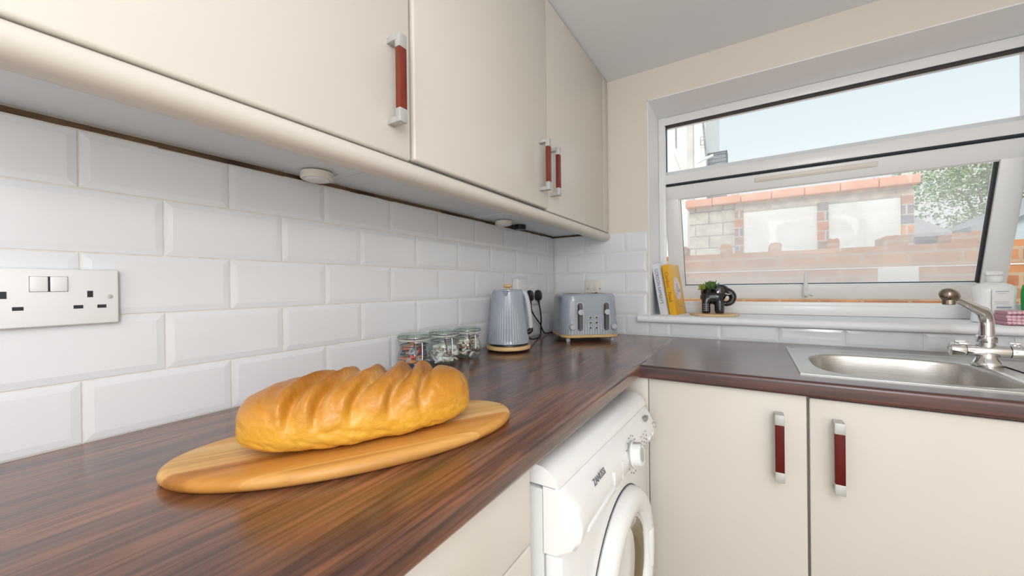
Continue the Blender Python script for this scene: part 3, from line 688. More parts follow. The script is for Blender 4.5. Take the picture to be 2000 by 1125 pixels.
# ------------------------------------------------------------------ clip-top jars
def jar(label, x_, y_, s=1.0, rz=0):
    t = thing('storage_jar', label, 'jar', (x_, y_, WT+.0004), rz, 'clip-top glass jars by the tiles'); t.scale = (s, s, s)
    out = [(.026, 0), (.036, .001), (.043, .008), (.0465, .020), (.0465, .034), (.0445, .048), (.0395, .060), (.0370, .066), (.0370, .074), (.0400, .076), (.0420, .079), (.0420, .084)]
    inn = [(.0385, .084), (.0345, .078), (.0345, .066), (.037, .059), (.0418, .047), (.0438, .034), (.0438, .020), (.0405, .010), (.034, .0045), (.004, .0035)]
    obj('glass_body', MB().lathe(out, 44, cap1=False), M['jar_glass'], t, 60)
    obj('glass_lid', MB().lathe([(.034, .082), (.0345, .086), (.0425, .0868), (.0455, .089), (.0460, .094), (.0445, .0985), (.040, .1005), (.034, .1000), (.030, .0985), (.002, .0985)], 44), M['lid_glass'], t, 60)
    b = MB(); b.tube([(.0385*math.cos(2*PI*k/36), .0385*math.sin(2*PI*k/36), .070) for k in range(36)], .0017, 6, loop=True)
    b.tube([(.0460*math.cos(2*PI*k/36), .0460*math.sin(2*PI*k/36), .0915) for k in range(36)], .0017, 6, loop=True)
    for sg in (1, -1): b.tube([(-.036, sg*.010, .070), (-.047, sg*.011, .076), (-.050, sg*.010, .088), (-.0455, sg*.010, .0915)], .0012, 6)
    for sg in (1, -1):
        b.tube([(.0455, sg*.011, .0915), (.0515, sg*.012, .090), (.0510, sg*.011, .078), (.0430, sg*.010, .071)], .0019, 6)
        b.tube([(.0510, sg*.009, .080), (.0545, sg*.0085, .060), (.0590, sg*.007, .036)], .0021, 6)
        b.tube([(.0400, sg*.010, .070), (.0500, sg*.009, .066), (.0540, sg*.008, .060)], .0017, 6)
    b.tube([(.0590, -.007, .036), (.0595, 0, .0340), (.0590, .007, .036)], .0021, 6)
    b.box((.0485, -.012, .0775), (.0525, .012, .0835), .001)
    obj('wire_clip', b, M['wire'], t, 60)
    obj('rubber_seal', MB().lathe([(.0390, .0842), (.0425, .0842), (.0425, .0866), (.0390, .0866)], 40, cap0=False, cap1=False), mat('seal', (.80, .76, .66), .6), t)
    return t
jar('clip-top glass jar with red and dark sachets, nearest and partly behind the loaf', .068, -1.068, 1.04, -.55)
jar('middle clip-top glass jar of the row, half filled with white sachets', .076, -.952, 1.03, -.55)
jar('clip-top glass jar nearest the kettle, holding beige and brown wrapped sweets', .075, -.835, 1.0, -.55)
def contents(name, label, x_, y_, cols, n, h, size, seed):
    rnd = random.Random(seed); b = MB()
    for i in range(n):
        a, rr = rnd.uniform(0, 2*PI), .037*math.sqrt(rnd.random())
        z_ = .013+(h-.018)*(i/n); rr *= (1 if z_ < .045 else .8)
        m_ = Matrix.Translation((rr*math.cos(a), rr*math.sin(a), z_)) @ Matrix.Rotation(rnd.uniform(0, PI), 4, 'Z') @ Matrix.Rotation(rnd.uniform(-1.2, 1.2), 4, 'X')
        b.mi = rnd.randrange(len(cols)); b.box((-size*.9, -size*.6, -size*.2), (size*.9, size*.6, size*.2), size*.18, 2, m_)
    for v in b.bm.verts:
        lim = .0445 if v.co.z < .040 else (.0400 if v.co.z < .054 else .0350)
        r_ = math.hypot(v.co.x, v.co.y)
        if r_ > lim: v.co.x *= lim/r_; v.co.y *= lim/r_
        v.co.z = max(v.co.z, .0055)
    o_ = obj(name, b, cols, None, 40); o_.location = (x_, y_, WT); tag(o_, label, 'jar contents', kind='stuff'); return o_
c_ = lambda n_, a: noisy(n_, a, tuple(min(1, v*1.3) for v in a), 40, .5)
contents('sachets', 'red and dark blue wrapped sachets inside the nearest jar', .068, -1.068, [c_('red foil', (.55, .04, .02)), c_('dark blue foil', (.04, .05, .10)), c_('orange foil', (.6, .25, .12)), c_('silver foil', (.35, .36, .42)), c_('grey green foil', (.16, .2, .15))], 90, .078, .015, 5)
contents('sachets', 'white crinkled sachets inside the middle jar', .076, -.952, [c_('white wrap', (.78, .80, .84)), c_('white wrap 2', (.68, .68, .66)), c_('khaki wrap', (.42, .36, .24))], 80, .060, .016, 6)
contents('wrapped_sweets', 'beige and brown wrapped sweets inside the jar nearest the kettle', .075, -.835, [c_('beige wrap', (.62, .52, .40)), c_('brown wrap', (.20, .11, .06)), c_('cream wrap', (.75, .68, .58)), c_('pale wrap', (.7, .7, .68))], 84, .068, .015, 7)

# ------------------------------------------------------------------ chopping board and loaf
BA = math.atan2(.87, .49); BX, BY = .384, -1.469
m = mat('acacia board', (.6, .35, .12), .42, spec=.4)
v = coords(m, (2.0, 42, 42)); n1 = N(m, 'TexNoise'); n1.inputs['Scale'].default_value = 1; n1.inputs['Detail'].default_value = 4; n1.inputs['Distortion'].default_value = .5; L(m, v, n1.inputs['Vector'])
tcn = N(m, 'TexCoord'); sp_ = N(m, 'SeparateXYZ'); L(m, tcn.outputs['Object'], sp_.inputs[0])
st = N(m, 'MapRange'); L(m, sp_.outputs['Y'], st.inputs[0]); st.inputs[1].default_value = -.125; st.inputs[2].default_value = .125
stave = ramp(m, st.outputs[0], [(0, (.92, .74, .54)), (.13, (.95, .80, .62)), (.135, (.80, .58, .32)), (.35, (.84, .60, .34)), (.355, (1.05, 1.0, .95)), (.66, (1.0, .97, .9)), (.665, (1.0, .82, .62)), (1, (1, .85, .66))])
for n_ in m.node_tree.nodes:
    if n_.type == 'VALTORGB': n_.color_ramp.interpolation = 'LINEAR'
base = ramp(m, n1.outputs[0], [(.30, (.42, .22, .06)), (.5, (.66, .40, .14)), (.72, (.76, .51, .22))])
L(m, mixc(m, base, stave, 1.0, 'MULTIPLY'), bsdf(m).inputs['Base Color']); bump(m, n1.outputs[0], .1, .0006)
b = MB(); rings = []
for k, z_ in ((-.010, 0), (-.004, .0012), (-.001, .005), (0, .009), (-.0015, .0135), (-.005, .0165), (-.010, .0178), (-.04, .018)):
    rings.append([((.246+k)*math.cos(a), (.117+k)*math.sin(a), z_) for a in [2*PI*i/96 for i in range(96)]])
b.loft(rings)
bd = obj('chopping_board', b, m, None, 45); bd.location = (BX, BY, WT+.0004); bd.rotation_euler = (0, 0, BA)
tag(bd, 'oval wooden chopping board with striped grain lying on the worktop under the loaf', 'chopping board')

bm_ = mat('bread crust', (.7, .4, .08), .34, spec=.5)
v = coords(bm_, (1, 1, 1)); n1 = N(bm_, 'TexNoise'); n1.inputs['Scale'].default_value = 14; n1.inputs['Detail'].default_value = 6; L(bm_, v, n1.inputs['Vector'])
tcn = N(bm_, 'TexCoord'); sp_ = N(bm_, 'SeparateXYZ'); L(bm_, tcn.outputs['Object'], sp_.inputs[0])
ad = N(bm_, 'Math', operation='MULTIPLY_ADD'); L(bm_, n1.outputs[0], ad.inputs[0]); ad.inputs[1].default_value = .055; L(bm_, sp_.outputs['Z'], ad.inputs[2])
mr = N(bm_, 'MapRange'); L(bm_, ad.outputs[0], mr.inputs[0]); mr.inputs[1].default_value = .02; mr.inputs[2].default_value = .135
crust = ramp(bm_, mr.outputs[0], [(0, (.80, .49, .08)), (.35, (.72, .38, .042)), (.60, (.56, .24, .022)), (1, (.34, .115, .012))])
at = N(bm_, 'VertexColor', layer_name='score')
L(bm_, mixc(bm_, crust, (.72, .42, .15), at.outputs[0]), bsdf(bm_).inputs['Base Color'])
n3 = N(bm_, 'TexNoise'); n3.inputs['Scale'].default_value = 120; n3.inputs['Detail'].default_value = 3; L(bm_, v, n3.inputs['Vector'])
n4 = N(bm_, 'TexNoise'); n4.inputs['Scale'].default_value = 30; n4.inputs['Detail'].default_value = 4; L(bm_, v, n4.inputs['Vector'])
sm_ = N(bm_, 'Math', operation='MULTIPLY_ADD'); L(bm_, n4.outputs[0], sm_.inputs[0]); sm_.inputs[1].default_value = 2.5; L(bm_, n3.outputs[0], sm_.inputs[2]); bump(bm_, sm_.outputs[0], .45, .002)
HL, HW, HT = .164, .0745, .094
def loaf():
    b = bmesh.new(); NU, NV = 230, 120; grid = []; sc = []
    slots = [-.063, -.026, .0185, .063, .101]
    for i in range(NU+1):
        u = -1+2*i/NU; row = []; srow = []
        e_ = (1-abs(u)**3.0)**(1/2.5) if abs(u) < 1 else 0
        e_ = max(e_, .0)
        for j in range(NV):
            a = 2*PI*j/NV; c, s = math.cos(a), math.sin(a)
            yy = HW*e_*math.copysign(abs(c)**(.80 if s > 0 else .50), c)
            zz = math.copysign(abs(s)**.82, s)
            zz = (HT*.60*zz if s > 0 else HT*.40*zz)*(e_**.75) + HT*.40
            if s < 0 and zz < .004: zz = .004*(zz/.004) if zz > 0 else max(0, zz)
            xx = HL*u
            nrm = Vector((u*.25, c, s)).normalized()
            # diagonal slashes that open over the top
            ph = xx - .60*yy
            g = 0; rid = 0
            topk = max(0, min(1, (zz-.036)/.034))
            for k, sl in enumerate(slots):
                d = ph-sl - .006*math.sin(yy*40+k)
                g += math.exp(-(d/(.0062 if d < 0 else .0095))**2); rid += math.exp(-((d+.014)/.009)**2)
            disp = (-.0140*g + .0045*rid)*topk*min(1, e_*1.6)
            p_ = Vector((xx, yy, zz))
            disp += .0026*(noise.noise(p_*24)) + .0008*noise.noise(p_*70) 
            side = max(0, 1-abs(zz-.035)/.04); disp += -.0032*side*max(0, noise.noise(Vector((xx*45, yy*20, zz*130+xx*40)))) - .0020*max(0, noise.noise(Vector((xx*90+zz*60, yy*60, zz*70)))-.1)
            p_ += nrm*disp
            p_.z = max(0, p_.z); row.append(b.verts.new(p_)); srow.append(min(1, topk*math.exp(-(min(abs(ph-sl-.003) for sl in slots)/.0085)**2)*.85))
        grid.append(row); sc.append(srow)
    lay = b.loops.layers.color.new('score')
    for i in range(NU):
        for j in range(NV):
            q = ((i, j), (i+1, j), (i+1, (j+1) % NV), (i, (j+1) % NV)); f = b.faces.new([grid[a][c] for a, c in q]); f.smooth = True
            for lp, (a, c) in zip(f.loops, q): w_ = sc[a][c]; lp[lay] = (w_, w_, w_, 1)
    bmesh.ops.remove_doubles(b, verts=b.verts[:], dist=.00005); bmesh.ops.recalc_face_normals(b, faces=b.faces[:])
    me = bpy.data.meshes.new('bread_loaf'); b.to_mesh(me); b.free(); me.materials.append(bm_); return me
lf = link('bread_loaf', loaf()); lf.location = (BX+.0075, BY-.004, WT+.0184); lf.rotation_euler = (0, 0, BA+.02)
tag(lf, 'golden crusty bloomer bread loaf with diagonal slashes on the oval board', 'bread loaf')

# ------------------------------------------------------------------ window sill things
SZ = .9964
def book(label, x_, y_, wd, dp, ht, lean, cols, spine, spine_col, cover=None):
    t = thing('cookbook', label, 'book', (x_, y_, SZ), 0, 'cookbooks on the window sill'); t.rotation_euler = (0, -lean, math.radians(-10))
    cv, pg = cols
    b = MB(); b.box((-wd, 0, .0), (-wd+.0028, dp, ht), .0004); b.box((-.0028, 0, .0), (0, dp, ht), .0004); b.box((-wd, -.0028, 0), (0, .0006, ht), .0012)
    obj('cover', b, cv, t); obj('pages', MB().box((-wd+.003, .0012, .003), (-.003, dp-.004, ht-.003)), pg, t, smooth=False)
    text('spine_title', spine[0], spine[1], frame_m((-wd/2, -.0031, ht*spine[2]), (0, 0, -1), (1, 0, 0)), spine_col, t, ext=.0002, sx=spine[3])
    return t
papr = noisy('paper', (.80, .78, .72), (.88, .86, .80), 90, .8)
bk = book('pale grey cookbook leaning at the left end of the window sill', .566, .045, .034, .150, .248, math.radians(9.5), (noisy('pale jacket', (.70, .72, .76), (.76, .77, .80), 4, .3), papr), ("GORDON RAMSAY'S", .0215, .56, .85), mat('slate print', (.10, .12, .22), .5))
obj('back_board', MB().box((-.0345, .001, .001), (-.0342, .149, .247)), M['black'], bk, smooth=False)
org = noisy('orange jacket', (.80, .42, .015), (.86, .47, .03), 5, .3)
bk = book('orange cookbook leaning against the pale one beside the elephant planter', .604, .048, .030, .140, .240, math.radians(9.0), (org, papr), ('Comfort', .0225, .70, .95), mat('dark orange print', (.45, .13, .01), .5))
text('spine_title', 'Food', .0225, frame_m((-.015, -.0031, .088), (0, 0, -1), (1, 0, 0)), mat('brown print', (.30, .10, .02), .5), bk, ext=.0002)
b = MB(); rings = [[(.0002+h, .070+.042*math.cos(a)*k, .125+.055*math.sin(a)*k) for a in [2*PI*i/40 for i in range(40)]] for h, k in ((0, 1), (.0004, 1))]
b.loft(rings); b.mi = 1
for k in range(26):
    a = random.uniform(0, 2*PI); r_ = random.uniform(.1, .85); b.box((.0005, .070+.040*r_*math.cos(a)-.002, .125+.052*r_*math.sin(a)-.003), (.0008, .070+.040*r_*math.cos(a)+.003, .125+.052*r_*math.sin(a)+.003))
b.box((.0001, .05, .036), (.0004, .095, .039)); obj('cover_art', b, [mat('pale pink print', (.80, .70, .72), .5), mat('mauve print', (.35, .25, .42), .5)], bk, smooth=False)

EX, EY = .754, .105
dsc = obj('wooden_coaster', MB().lathe([(.098, 0), (.100, .002), (.100, .007), (.098, .009), (.002, .009)], 64), M['beech_disc']); dsc.location = (EX, EY, SZ)
tag(dsc, 'round pale wooden coaster on the window sill under the elephant planter', 'coaster')
t = thing('elephant_planter', 'small glossy black elephant planter with succulents on a wooden coaster', 'planter', (EX-.006, EY, SZ+.0094), math.radians(4))
mbd = bpy.data.metaballs.new('ele'); mbd.resolution = .0032; mbd.threshold = .35
def ball(p_, r, s=(1, 1, 1)):
    e_ = mbd.elements.new(type='ELLIPSOID' if s != (1, 1, 1) else 'BALL'); e_.co = p_; e_.radius = r*1.55
    if s != (1, 1, 1): e_.size_x, e_.size_y, e_.size_z = s
for x_ in (-.022, -.008, .008, .022): ball((x_, 0, .073), .029)
for x_ in (-.027, .027):
    for y_ in (-.020, .020):
        for z_ in (.012, .022, .032, .042, .054): ball((x_, y_, z_), .0155 if x_ < 0 else .0175)
        ball((x_, y_, .006), .0150)
ball((.036, 0, .106), .0245); ball((.046, 0, .098), .020)
tp = bez([(.056, 0, .098), (.070, 0, .093), (.080, 0, .077), (.078, 0, .058), (.066, 0, .046), (.052, 0, .043)], 4)
for i, p_ in enumerate(tp): ball(p_, .0145-.005*i/len(tp))
mo = bpy.data.objects.new('ele', mbd); COL.objects.link(mo); bpy.context.view_layer.update()
me = bpy.data.meshes.new_from_object(mo.evaluated_get(bpy.context.evaluated_depsgraph_get())); bpy.data.objects.remove(mo)
for p_ in me.polygons: p_.use_smooth = True
zmin = min(v.co.z for v in me.vertices)
for v in me.vertices: v.co.z = max(0, v.co.z-max(0, zmin)) if v.co.z < .01 else v.co.z
me.materials.clear(); me.materials.append(mat('black glazed ceramic', (.008, .008, .010), .12, coat=.6))
el = link('elephant_body', me, t)
earm = mat('black glaze ear', (.012, .012, .014), .10, coat=.6); tuskm = mat('glazed white', (.7, .68, .64), .2)
for sg in (-1, 1): obj('ear', MB().lathe([(.021, 0), (.0215, sg*.003), (.017, sg*.006), (.008, sg*.0045), (.002, sg*.004)], 28, (.030, sg*.0255, .106), axis='Y'), earm, t)
for sg in (-1, 1): obj('tusk', MB().tube([(.050, sg*.018, .090), (.062, sg*.022, .085), (.073, sg*.019, .088)], [.003, .0025, .001], 8), tuskm, t)
for x_ in (-.027, .027):
    b = MB()
    for r in range(4):
        for c in range(4): b.box((x_-.010+c*.0062, -.0385+abs(c-1.5)*.0014, .012+r*.009), (x_-.0070+c*.0062, -.0340+abs(c-1.5)*.0014, .0150+r*.009))
    obj('painted_pattern', b, M['dots'], t, smooth=False)
b = MB(); b.lathe([(.020, .060), (.026, .070), (.0270, .106), (.0290, .110), (.0250, .110), (.0240, .102), (.002, .101)], 32, (-.022, 0, 0)); obj('pot_rim', b, me.materials[0], t)
def leaf(b, base, d, ln, wd):
    d = Vector(d).normalized(); s_ = d.cross(Vector((0, 0, 1))).normalized(); n_ = s_.cross(d)
    rings = []
    for k in range(6):
        u = k/5; w_ = wd*(math.sin(PI*(.18+.80*u)))*(1 if u < 1 else .05); c = Vector(base)+d*ln*u+Vector((0, 0, -.15*ln*u*u))
        rings.append([c+s_*w_, c+n_*w_*.45, c-s_*w_, c-n_*w_*.35])
    b.loft(rings)
b = MB(); rnd = random.Random(3)
for i in range(84):
    a = rnd.uniform(0, 2*PI); el_ = rnd.uniform(.35, 1.4); leaf(b, (-.010+rnd.uniform(-.012, .012), rnd.uniform(-.012, .012), .108), (math.cos(a)*math.cos(el_), math.sin(a)*math.cos(el_), math.sin(el_)), rnd.uniform(.034, .056), .0058)
obj('green_succulent', b, noisy('succulent green', (.06, .16, .035), (.22, .36, .12), 60, .5), t)
b = MB()
for i in range(56):
    a = rnd.uniform(0, 2*PI); el_ = rnd.uniform(-.3, 1.3); leaf(b, (-.038+rnd.uniform(-.010, .010), rnd.uniform(-.012, .008), .106+rnd.uniform(0, .016)), (math.cos(a)*math.cos(el_), math.sin(a)*math.cos(el_), math.sin(el_)), rnd.uniform(.012, .024), .0055)
obj('yellow_succulent', b, noisy('succulent yellow', (.30, .34, .04), (.62, .58, .14), 60, .5), t)

# soap bottle
t = thing('lotion_bottle', 'white pump-top lotion bottle with faint label behind the tap', 'bottle', (1.588, .095, SZ), math.radians(12))
bp = mat('white translucent plastic', (.84, .85, .85), .3)
prof = [(.040, 0), (.052, .002), (.056, .010), (.052, .045), (.050, .075), (.053, .095), (.0545, .108), (.050, .120), (.038, .129), (.022, .134), (.019, .137)]
obj('bottle_body', MB().lathe(prof, 48, sx=1, sy=.62), bp, t, 50)
obj('cap', MB().lathe([(.0190, .1365), (.0200, .138), (.0200, .156), (.0180, .158)], 32).box((-.024, -.009, .158), (.020, .009, .174), .006, 3), M['plastic'], t, 50)
b = MB()
labm = mat('grey blue print', (.32, .36, .42), .5)
def lab_box(x0, x1, z0_, z1_, yy): obj('label_line', MB().box((x0, yy-.0003, z0_), (x1, yy+.002, z1_), .0002), labm, t, smooth=False)
obj('label_panel', MB().box((-.026, -.0355, .020), (.026, -.0315, .112), .002), mat('pale label', (.78, .80, .79), .5), t)
for x0, x1, z0_, z1_ in ((-.018, .014, .104, .1062), (-.012, .010, .098, .0992), (-.020, .014, .070, .0712), (-.018, .013, .066, .0668), (-.020, .015, .062, .0628)): lab_box(x0, x1, z0_, z1_, -.0356)
lab_box(-.016, .020, .050, .0555, -.0356)

# folded tea towel
m = mat('pink gingham', (.8, .45, .5), .9)
def stripes(m, out, freq, lo=.5):
    a = N(m, 'Math', operation='MULTIPLY'); L(m, out, a.inputs[0]); a.inputs[1].default_value = freq
    f = N(m, 'Math', operation='FRACT'); L(m, a.outputs[0], f.inputs[0]); g = N(m, 'Math', operation='LESS_THAN'); L(m, f.outputs[0], g.inputs[0]); g.inputs[1].default_value = lo
    return g.outputs[0]
tcn = N(m, 'TexCoord'); s3 = N(m, 'SeparateXYZ'); L(m, tcn.outputs['Object'], s3.inputs[0])
ay = N(m, 'Math', operation='ADD'); L(m, s3.outputs['Y'], ay.inputs[0]); L(m, s3.outputs['Z'], ay.inputs[1])
sa, sb = stripes(m, s3.outputs['X'], 100, .34), stripes(m, ay.outputs[0], 100, .34)
sm2 = N(m, 'Math', operation='ADD'); L(m, sa, sm2.inputs[0]); L(m, sb, sm2.inputs[1]); hf = N(m, 'Math', operation='MULTIPLY'); L(m, sm2.outputs[0], hf.inputs[0]); hf.inputs[1].default_value = .5
L(m, ramp(m, hf.outputs[0], [(0, (.84, .62, .67)), (.5, (.72, .42, .49)), (1, (.45, .16, .22))]), bsdf(m).inputs['Base Color'])
b = MB()
for k in range(4):
    z_ = .0005+k*.0108; rings = []
    ins = .003*(k % 2)
    for i in range(15):
        x_ = i/14*.20; wv = .0012*math.sin(x_*45+k*2)
        rings.append([(x_+ins, y_+(.004*math.sin(x_*17+k) if y_ < -.02 else 0), z_+wv+zz) for y_, zz in ((.040, 0), (-.028, 0), (-.0325, .002), (-.034, .0052), (-.0325, .0085), (-.028, .0104), (.040, .0104))])
    b.loft(rings)
tw = obj('tea_towel', b, m, None, 60); tw.location = (1.572, .012, SZ+.0008)
tag(tw, 'folded pink and white checked tea towel on the right end of the sill', 'tea towel')
t = thing('washing_up_bottle', 'bright green plastic bottle at the right end of the sill, behind the tea towel', 'bottle', (1.680, .100, SZ))
obj('bottle_body', MB().lathe([(.026, 0), (.031, .003), (.032, .10), (.028, .125), (.014, .137), (.012, .142)], 32, sy=.7), mat('green plastic', (.03, .42, .10), .25), t)
obj('cap', MB().lathe([(.013, .1415), (.013, .158), (.006, .162), (.005, .172)], 24), M['plastic'], t)

# ------------------------------------------------------------------ outside
def brick_mat(name, c1, c2, mort, bw=.225, rh=.075, ms=.010, rot=(PI/2, 0, 0), tint=None):
    m = mat(name, c1, .9); v = coords(m, (1, 1, 1), rot)
    bt = N(m, 'TexBrick'); L(m, v, bt.inputs['Vector']); bt.inputs['Scale'].default_value = 1; bt.inputs['Brick Width'].default_value = bw; bt.inputs['Row Height'].default_value = rh; bt.inputs['Mortar Size'].default_value = ms; bt.inputs['Mortar Smooth'].default_value = .3
    bt.inputs['Color1'].default_value = (*c1, 1); bt.inputs['Color2'].default_value = (*c2, 1); bt.inputs['Mortar'].default_value = (*mort, 1)
    n = N(m, 'TexNoise'); n.inputs['Scale'].default_value = 9; n.inputs['Detail'].default_value = 6; L(m, coords(m), n.inputs['Vector'])
    L(m, mixc(m, bt.outputs[0], ramp(m, n.outputs[0], [(.3, (.72, .68, .66)), (.7, (1.25, 1.2, 1.15))]), .7, 'MULTIPLY'), bsdf(m).inputs['Base Color'])
    bump(m, bt.outputs['Fac'], -.4, .006); return m
M['brick'] = brick_mat('orange garden brick', (.55, .26, .12), (.44, .19, .09), (.48, .36, .25))
M['brick_pier'] = brick_mat('mottled pier brick', (.55, .20, .10), (.20, .20, .22), (.45, .42, .38), .22, .16, .012)
M['block'] = brick_mat('concrete block', (.62, .58, .50), (.56, .53, .47), (.36, .34, .32), .46, .23, .014)
M['render'] = noisy('worn white render', (.62, .60, .55), (.80, .79, .77), 1.6, .95, detail=8)
M['coping'] = noisy('pink clay coping', (.72, .34, .24), (.78, .44, .33), 3, .9)
M['house_white'] = noisy('white house render', (.80, .80, .77), (.84, .84, .82), 1, .9)
M['slate'] = noisy('slate', (.20, .22, .24), (.34, .36, .38), 6, .8, sc=(1, 1, 9))
M['asphalt'] = noisy('shed felt', (.34, .33, .34), (.46, .44, .46), 9, .95)
M['shed'] = noisy('grey shed cladding', (.40, .44, .45), (.46, .50, .51), 3, .8, sc=(1, 1, 12))
M['ground'] = noisy('garden paving', (.58, .56, .52), (.68, .66, .62), 3, .95)
gr = MB().box((-14, .36, -.35), (22, 26, -.25)); g_ = obj('garden_ground', gr, M['ground'], None, smooth=False); g_['kind'] = 'structure'

# garden wall with broken header stubs
t = thing('garden_wall', 'low orange brick garden wall with broken stubs along its top, just outside the window', 'wall', (1.3, 1.62, -.25))
b = MB(); b.box((-1.9, -.10, 0), (2.6, .10, 1.371+.25))
obj('brickwork', b, M['brick'], t, smooth=False)
rnd = random.Random(9)
for x0, x1, zt in ((.700, .772, 1.447), (.800, .845, 1.392), (1.018, 1.090, 1.438), (1.345, 1.412, 1.443), (1.630, 1.745, 1.440), (1.930, 2.12, 1.436), (.425, .462, 1.450), (2.3, 2.42, 1.43)):
    b = MB(); rings = []
    for y_ in (-.10, -.03, .04, .10):
        pts = [(x0, 1.370)]; n = 7
        for k in range(n): u = k/(n-1); pts.append((x0+(x1-x0)*u, zt-(.012 if k in (0, n-1) else 0)-rnd.uniform(0, .010)))
        pts.append((x1, 1.370)); rings.append([(p_[0]-1.3, y_, p_[1]+.25) for p_ in pts])
    b.loft(rings); obj('brick_stub', b, M['brick'], t, 20)
obj('mortar_patch', MB().box((1.60-1.3, -.104, 1.135+.25), (1.79-1.3, -.098, 1.235+.25), .003), M['render'], t)
obj('mortar_line', MB().box((-1.9, -.1025, 1.228+.25), (2.6, -.099, 1.236+.25)), M['grout'], t, smooth=False)

# neighbour garage of blocks, render and brick piers with clay coping
t = thing('brick_outhouse', 'rendered outhouse with brick piers and pink coping behind the garden wall', 'outbuilding', (1.4, 6.5, -.25))
def q(x_, y_, z_): return (x_-1.4, y_-6.5, z_+.25)
obj('block_wall', MB().box(q(-.09, 6.22, -.25), q(.68, 6.5, 2.60)), M['block'], t, smooth=False)
for x0, x1 in ((.80, 1.86), (1.98, 2.86)):
    obj('rendered_panel', MB().box(q(x0-.01, 6.20, -.25), q(x1+.01, 6.5, 2.44), .01), M['render'], t)
for x0, x1, m_ in ((.67, .80, M['brick_pier']), (1.85, 1.99, M['brick_pier']), (2.85, 2.98, brick_mat('banded pier brick', (.70, .30, .10), (.22, .22, .26), (.5, .47, .42), .5, .15, .012))):
    obj('brick_pier', MB().box(q(x0, 6.15, -.25), q(x1, 6.5, 2.46), .006), m_, t)
obj('upper_course', MB().box(q(.68, 6.19, 2.43), q(2.98, 6.5, 2.62), .004), brick_mat('weathered course', (.60, .50, .42), (.50, .48, .44), (.45, .44, .42), .4, .1, .01), t)
b = MB()
for i in range(7): b.box(q(-.14+i*.455, 6.08, 2.60+.004*(i % 2)), q(-.14+(i+1)*.455-.006, 6.55, 2.735+.004*(i % 2)), .012)
obj('coping', b, M['coping'], t)
outhouse = t
obj('side_wall', MB().box(q(-.08, 6.5, -.25), q(2.96, 7.7, 2.58)), M['render'], t, smooth=False)

# sheds behind
t = thing('garden_shed', 'grey garden shed with a sloping felt roof edge at the right of the view', 'shed', (6.4, 9.3, -.25))
b = MB(); b.prism([(-1.55, 0), (1.6, 0), (1.6, 2.65), (-.0, 3.32), (-1.55, 2.55)], 'Y', -.3, 1.6); obj('cladding', b, M['shed'], t, smooth=False)
b = MB(); b.prism([(-1.95, 2.42), (0, 3.42), (1.85, 2.60), (1.85, 2.42), (0, 3.24), (-1.95, 2.24)], 'Y', -.42, 1.7); obj('roof', b, noisy('shed fascia', (.30, .32, .34), (.36, .38, .40), 3, .8), t, smooth=False)
t = thing('low_outbuilding', 'low outbuilding with grey felt roof and dark window strip behind the garden wall', 'outbuilding', (3.55, 10.2, -.25))
obj('walls', MB().box((-.75, -.5, 0), (.80, 1.4, 2.35)), M['shed'], t, smooth=False)
b = MB(); b.loft([[(-.85, -.75, 2.33), (.84, -.75, 2.33), (.84, 1.5, 2.98), (-.85, 1.5, 2.98)], [(-.85, -.75, 2.40), (.84, -.75, 2.40), (.84, 1.5, 3.05), (-.85, 1.5, 3.05)]]); obj('roof', b, M['asphalt'], t, smooth=False)
obj('window_strip', MB().box((-.15, -.53, 2.02), (.35, -.49, 2.24)).box((.40, -.53, 2.05), (.70, -.49, 2.26)), mat('dark panes', (.05, .07, .08), .2), t, smooth=False)

# neighbouring white house at the left
t = thing('white_house', 'white rendered house with pipes seen through the left of the upper pane', 'house', (-2.9, 10.0, -.25))
def q(x_, y_, z_): return (x_+2.9, y_-10.0, z_+.25)
obj('walls', MB().box(q(-6, 8.0, -.25), q(.055, 13, 7.5)), M['house_white'], t, smooth=False)
obj('wall_column', MB().box(q(-.335, 7.92, 2.0), q(-.20, 8.0, 7.5), .01), noisy('stone strip', (.60, .57, .52), (.68, .65, .60), 3, .9), t)
b = MB(); b.tube([q(-.575, 7.94, 7.4), q(-.575, 7.94, 4.33)], .014, 10); obj('downpipe', b, M['slate'], t)
b = MB(); b.tube([q(-.60, 7.90, 4.36), q(-.40, 7.90, 3.80), q(-.36, 7.9, 3.4)], .045, 14); obj('waste_pipe', b, M['plastic_ivory'], t)
b = MB(); b.tube([q(-.010, 7.95, 5.2), q(.045, 7.95, 4.35), q(.065, 7.95, 4.10)], .020, 10); b.tube([q(.05, 7.95, 4.55), q(-.05, 7.95, 4.54), q(-.05, 7.95, 4.36), q(.06, 7.95, 4.36)], .008, 8); obj('soil_pipe', b, M['slate'], t)
b = MB(); b.tube([q(-.12, 7.85, 3.93), q(.02, 7.85, 3.99), q(.22, 7.85, 4.05)], .030, 14); obj('gutter', b, M['plastic'], t)
obj('lower_wall', MB().box(q(.055, 8.9, -.25), q(.78, 13, 3.28)), M['house_white'], t, smooth=False)
b = MB(); G = q(.29, 8.45, 3.3)
def g3(x_, y_, z_): return (G[0]+x_, G[1]+y_, G[2]+z_)
for k in range(12): b.box(g3(-.235, -.01-.012*(k % 2), .42+k*.046), g3(.165-.001*k, .32, .42+(k+1)*.046), .002)
b.box(g3(-.24, .0, -.3), g3(.15, .3, .42)); obj('slate_gable', b, M['slate'], t)
obj('verge', MB().box(g3(.160, -.03, .50), g3(.178, .33, .985)).box(g3(-.24, -.03, .965), g3(.178, .33, .985)), mat('verge grey', (.12, .13, .15), .7), t, smooth=False)
b = MB()
for x_ in (.610, .640, .690, .72): b.tube([(x_, 6.9, 2.331), (x_, 6.9, 2.98)], .008, 8)
b.tube([(.60, 6.9, 2.90), (.74, 6.9, 2.92)], .006, 8); b.tube([(.60, 6.9, 2.80), (.74, 6.9, 2.81)], .006, 8)
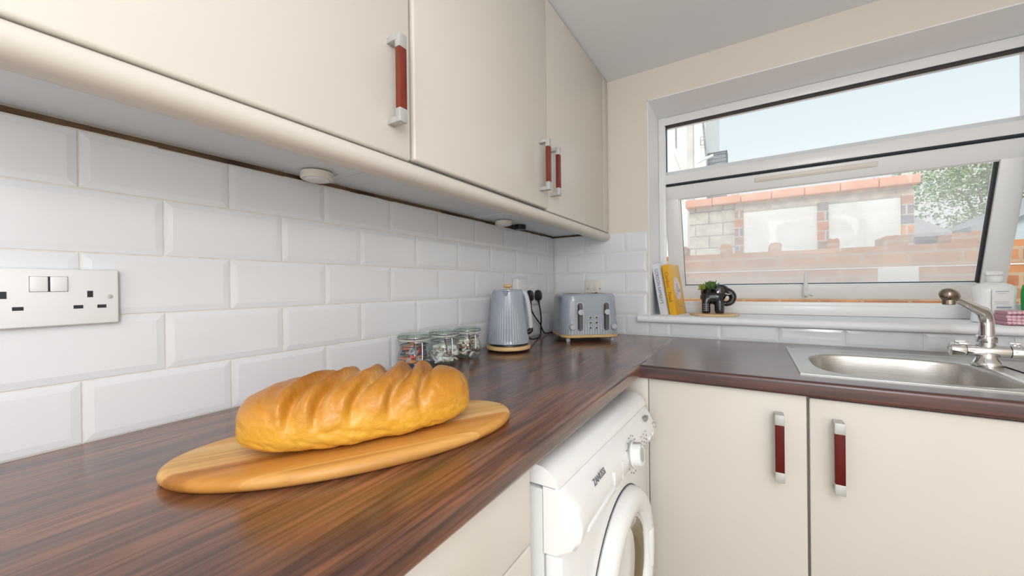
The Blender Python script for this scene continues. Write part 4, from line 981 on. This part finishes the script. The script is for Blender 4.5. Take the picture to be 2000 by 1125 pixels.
for v in b.bm.verts: v.co += Vector((-1.4, -6.5, .25))
obj('railing', b, M['satin'], outhouse)

# trees
def tree(label, cx_, cy_, cz_, rx, ry, rz_, n, seed, cols, trunk_h):
    rnd = random.Random(seed); t = thing('leafy_tree', label, 'tree', (cx_, cy_, -.25), 0, 'trees behind the sheds')
    b = MB(); cl = [(rnd.uniform(-.9, .9), rnd.uniform(-.6, .6), rnd.uniform(-.8, .75)) for _ in range(26)]
    for i in range(n):
        c = cl[rnd.randrange(26)]; p_ = Vector(((c[0]+rnd.gauss(0, .20))*rx, (c[1]+rnd.gauss(0, .2))*ry, cz_+.25+(c[2]+rnd.gauss(0, .22))*rz_))
        s_ = rnd.uniform(.03, .062); b.mi = rnd.randrange(len(cols))
        u = Vector((rnd.gauss(0, 1), rnd.gauss(0, 1), rnd.gauss(0, .6))).normalized(); v_ = u.cross(Vector((rnd.gauss(0, 1), rnd.gauss(0, 1), rnd.gauss(0, 1)))).normalized()
        vs = [b.bm.verts.new(p_+u*s_), b.bm.verts.new(p_+v_*s_*.45), b.bm.verts.new(p_-u*s_), b.bm.verts.new(p_-v_*s_*.45)]; f = b.bm.faces.new(vs); f.material_index = b.mi
    obj('foliage', b, cols, t, smooth=False)
    b = MB(); b.tube([(0, 0, 0), (.05, 0, cz_*.5), (.1, 0, cz_+.2)], [.12, .09, .04], 10)
    for k in range(7):
        a = rnd.uniform(0, 2*PI); b.tube([(.06, 0, cz_*.6+k*.08), (rx*.3*math.cos(a), ry*.3*math.sin(a), cz_+.1+k*.05), (rx*.6*math.cos(a), ry*.6*math.sin(a), cz_+.5+.1*k)], [.04, .025, .010], 6)
    obj('trunk', b, noisy('bark', (.20, .15, .11), (.32, .26, .2), 8, .9), t)
gc = [noisy('leaf a', (.12, .26, .08), (.20, .36, .12), 5, .7), noisy('leaf b', (.22, .38, .14), (.34, .50, .20), 5, .7), noisy('leaf c', (.34, .44, .22), (.50, .58, .32), 5, .7)]
tree('pale green leafy tree behind the sheds at the right of the view', 6.1, 12.9, 3.5, 1.9, .55, 1.2, 9000, 2, gc, 2)
